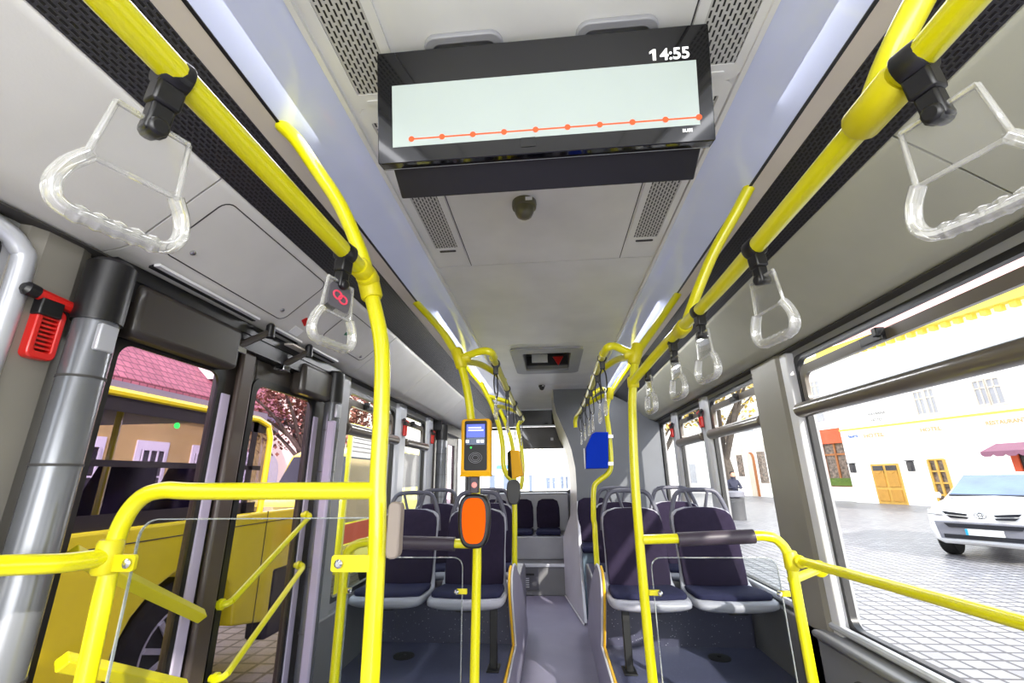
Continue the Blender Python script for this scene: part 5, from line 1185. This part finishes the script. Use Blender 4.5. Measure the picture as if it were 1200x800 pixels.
# minibus
XB = -2.7
t = thing('yellow_minibus', 'yellow minibus parked close beside the front door', 'bus', (XB-1, 2, GZ))
def arch(cy, r, n=10): return [(cy+r*math.cos(math.pi*i/n), .15+r*math.sin(math.pi*i/n)) for i in range(n+1)]
prof = [(-3.0, -.05), (-3.0, 1.03), (4.95, 1.03), (5.0, .95), (5.05, .2), (5.0, -.05)]+arch(3.42, .56)[0:]+arch(-1.2, .56)
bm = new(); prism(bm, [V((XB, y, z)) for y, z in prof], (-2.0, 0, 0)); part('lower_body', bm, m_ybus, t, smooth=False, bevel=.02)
bm = new(); prism(bm, [V((XB-.06, y, z)) for y, z in ((-3, 1.03), (-3, 1.84), (4.0, 1.84), (4.12, 1.80), (4.18, 1.70), (4.18, 1.03))], (-.04, 0, 0))
part('side_glass', bm, m_glbus, t, smooth=False)
bm = new(); prism(bm, [V((XB-1.94, y, z)) for y, z in ((-3, 1.03), (-3, 1.84), (4.0, 1.84), (4.12, 1.80), (4.18, 1.70), (4.18, 1.03))], (-.04, 0, 0))
part('far_side_glass', bm, m_glbus, t, smooth=False)
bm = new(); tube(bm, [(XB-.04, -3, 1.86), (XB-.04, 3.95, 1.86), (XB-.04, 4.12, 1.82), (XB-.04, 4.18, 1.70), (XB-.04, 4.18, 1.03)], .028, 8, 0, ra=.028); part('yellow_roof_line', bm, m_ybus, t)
bm = new(); box(bm, XB-1.98, XB-.05, -3, 4.1, 1.86, 1.93); part('roof', bm, mat('bus_roof', (120, 118, 130), .5), t, smooth=False)
bm = new()
for y in (-1.4, .5, 1.9, 2.45, 3.95): box(bm, XB-.055, XB-.045, y-.035, y+.035, 1.03, 1.84)
box(bm, XB-.055, XB-.045, -3, 4.1, 1.74, 1.83); box(bm, XB-.055, XB-.045, -3, 4.1, 1.40, 1.44); box(bm, XB-.055, XB-.045, -3, 4.1, 1.03, 1.12); part('window_divider', bm, m_rubber, t, smooth=False)
bm = new(); box(bm, XB-1.9, XB-.1, -3, 4.1, 1.0, 1.05); part('inner_floor_shade', bm, m_rubber, t, smooth=False)
for y in (1.5, 2.35, 3.1, 3.75):
    bm = new(); hexa(bm, [V((XB-.25, y, 1.0)), V((XB-.85, y, 1.0)), V((XB-.85, y+.12, 1.0)), V((XB-.25, y+.12, 1.0)), V((XB-.32, y+.12, 1.46)), V((XB-.78, y+.12, 1.46)), V((XB-.78, y+.2, 1.46)), V((XB-.32, y+.2, 1.46))]); part('seat_back', bm, m_fab, t, bevel=.04)
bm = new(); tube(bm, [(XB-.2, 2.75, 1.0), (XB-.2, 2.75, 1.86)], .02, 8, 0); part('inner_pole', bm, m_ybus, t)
bm = new(); lathe(bm, [(.02, 0), (.022, .01)], axisM((XB-.045, 3.05, 1.70), (1, 0, 0)), 14); part('green_mark', bm, m_green, t)
bm = new(); box(bm, XB-.004, XB+.003, -3, 4.9, .93, .937)
for y in (1.7, 4.25): box(bm, XB-.004, XB+.003, y-.004, y+.004, .0, 1.03)
part('panel_gap', bm, m_groove, t, smooth=False)
wheelmesh(t, V((XB-.16, 3.42, .15)), (1, 0, 0), .47, .24); wheelmesh(t, V((XB-.16, -1.2, .15)), (1, 0, 0), .47, .24)
bm = new(); a = atX(342, 704, XB); box(bm, XB-.1, XB+.02, a.y-.04, a.y+.04, a.z-.08, a.z+.08); part('tail_lamp', bm, m_red, t, bevel=.01)
bm = new(); box(bm, XB-.2, XB+.01, 4.45, 5.08, -.1, .50); part('rear_bumper', bm, m_card, t, bevel=.03)
# second yellow vehicle
t = thing('yellow_van', 'second yellow vehicle with rounded nose seen past the door post', 'van', (-3.6, 8.5, GZ))
prof = [(6.7, .0), (6.72, .75), (6.85, .98), (7.15, 1.08), (7.6, 1.12), (8.0, 1.75), (8.4, 1.9), (12, 1.9), (12, 0)]
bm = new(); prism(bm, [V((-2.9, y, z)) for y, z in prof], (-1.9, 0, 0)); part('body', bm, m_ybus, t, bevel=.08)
bm = new(); prism(bm, [V((-2.89, y, z)) for y, z in ((7.75, 1.15), (8.08, 1.7), (8.4, 1.8), (11.5, 1.8), (11.5, 1.15))], (-.03, 0, 0)); part('side_glass', bm, m_card, t, smooth=False)
bm = new(); prism(bm, [V((-2.95, 7.58, 1.14)), V((-4.75, 7.58, 1.14)), V((-4.7, 7.97, 1.72)), V((-3.0, 7.97, 1.72))], (0, -.03, 0)); part('windscreen', bm, m_card, t, smooth=False)
wheelmesh(t, V((-3.02, 7.8, .0)), (1, 0, 0), .33, .22)
# timetable stand
t = thing('timetable_stand', 'yellow framed bus stop timetable stand behind the left pole', 'sign', (-2.55, 6, GZ))
a = atX(412, 500, -2.3); b = atX(440, 640, -2.3)
y0, y1, zt_, zb_ = a.y, b.y, a.z+.02, GZ
bm = new(); X = -2.3
for y in (y0, y1): box(bm, X-.02, X+.02, y-.02, y+.02, GZ, zt_)
for z in (zt_, .60): box(bm, X-.02, X+.02, y0, y1, z-.02, z+.02)
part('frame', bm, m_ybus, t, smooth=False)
bm = new(); box(bm, X-.01, X+.0, y0+.03, y1-.03, zt_-.35, zt_-.03); part('timetable', bm, m_whitep, t, smooth=False)
bm = new()
for i in range(5): box(bm, X+.0, X+.002, y0+.08, y1-.12+.03*(i % 2), zt_-.08-.05*i-.012, zt_-.08-.05*i)
part('text_lines', bm, m_letg, t, smooth=False)
bm = new(); box(bm, X-.01, X, y0+.03, y1-.03, .85, zt_-.37); part('map_panel', bm, mat('map_beige', (206, 186, 140), .6), t, smooth=False)
bm = new(); box(bm, X-.01, X, y0+.03, y1-.03, .63, .83); part('orange_notice', bm, m_awn, t, smooth=False)

# ------------------------------------------------------------------ light, world, view
w = bpy.data.worlds.new('world'); SC.world = w; w.use_nodes = True; N = w.node_tree.nodes; L = w.node_tree.links
bg = N['Background']; bg.inputs[1].default_value = 3.2
tc = N.new('ShaderNodeTexCoord'); sp = N.new('ShaderNodeSeparateXYZ'); L.new(tc.outputs['Generated'], sp.inputs[0])
rp = N.new('ShaderNodeValToRGB'); rp.color_ramp.elements[0].position = 0; rp.color_ramp.elements[0].color = (.75, .74, .72, 1)
rp.color_ramp.elements[1].position = .6; rp.color_ramp.elements[1].color = (.78, .88, 1, 1)
e = rp.color_ramp.elements.new(.05); e.color = (1, 1, 1, 1)
L.new(sp.outputs['Z'], rp.inputs['Fac']); L.new(rp.outputs['Color'], bg.inputs[0])
sd = bpy.data.lights.new('sun', 'SUN'); sd.energy = 7; sd.angle = math.radians(1); sd.color = (1, .95, .86)
so = bpy.data.objects.new('sun', sd); COL.objects.link(so)
so.rotation_euler = V((-.42, .80, -.45)).to_track_quat('-Z', 'Y').to_euler()
for s in (-1, 1):
    for y0, y1 in ((-1.0, 1.0), (2.4, 5.0)):
        al = bpy.data.lights.new('ceiling_fill', 'AREA'); al.shape = 'RECTANGLE'; al.size = .12; al.size_y = y1-y0; al.energy = 6 if y0 < 0 else 26; al.color = (.95, .96, 1)  # fill added at the unlit lamp covers, not working lamps
        ao = bpy.data.objects.new('ceiling_fill_light', al); COL.objects.link(ao); ao.location = (s*.62, (y0+y1)/2, 2.245)
        ao.rotation_euler = (0, s*math.radians(-20), 0)
fl = bpy.data.lights.new('front_fill_light', 'AREA'); fl.shape = 'RECTANGLE'; fl.size = 1.6; fl.size_y = 1.0; fl.energy = 34  # unseen fill added behind the camera to brighten the cabin
fo = bpy.data.objects.new('front_fill_light', fl); COL.objects.link(fo); fo.location = (0, -1.15, 1.5); fo.rotation_euler = (math.radians(90), 0, 0)
SC.view_settings.view_transform = 'Standard'; SC.view_settings.look = 'None'; SC.view_settings.exposure = .18
SC.cycles.use_denoising = True
SC.cycles.max_bounces = 10; SC.cycles.transparent_max_bounces = 24; SC.cycles.sample_clamp_indirect = 4; SC.cycles.caustics_reflective = False; SC.cycles.caustics_refractive = False
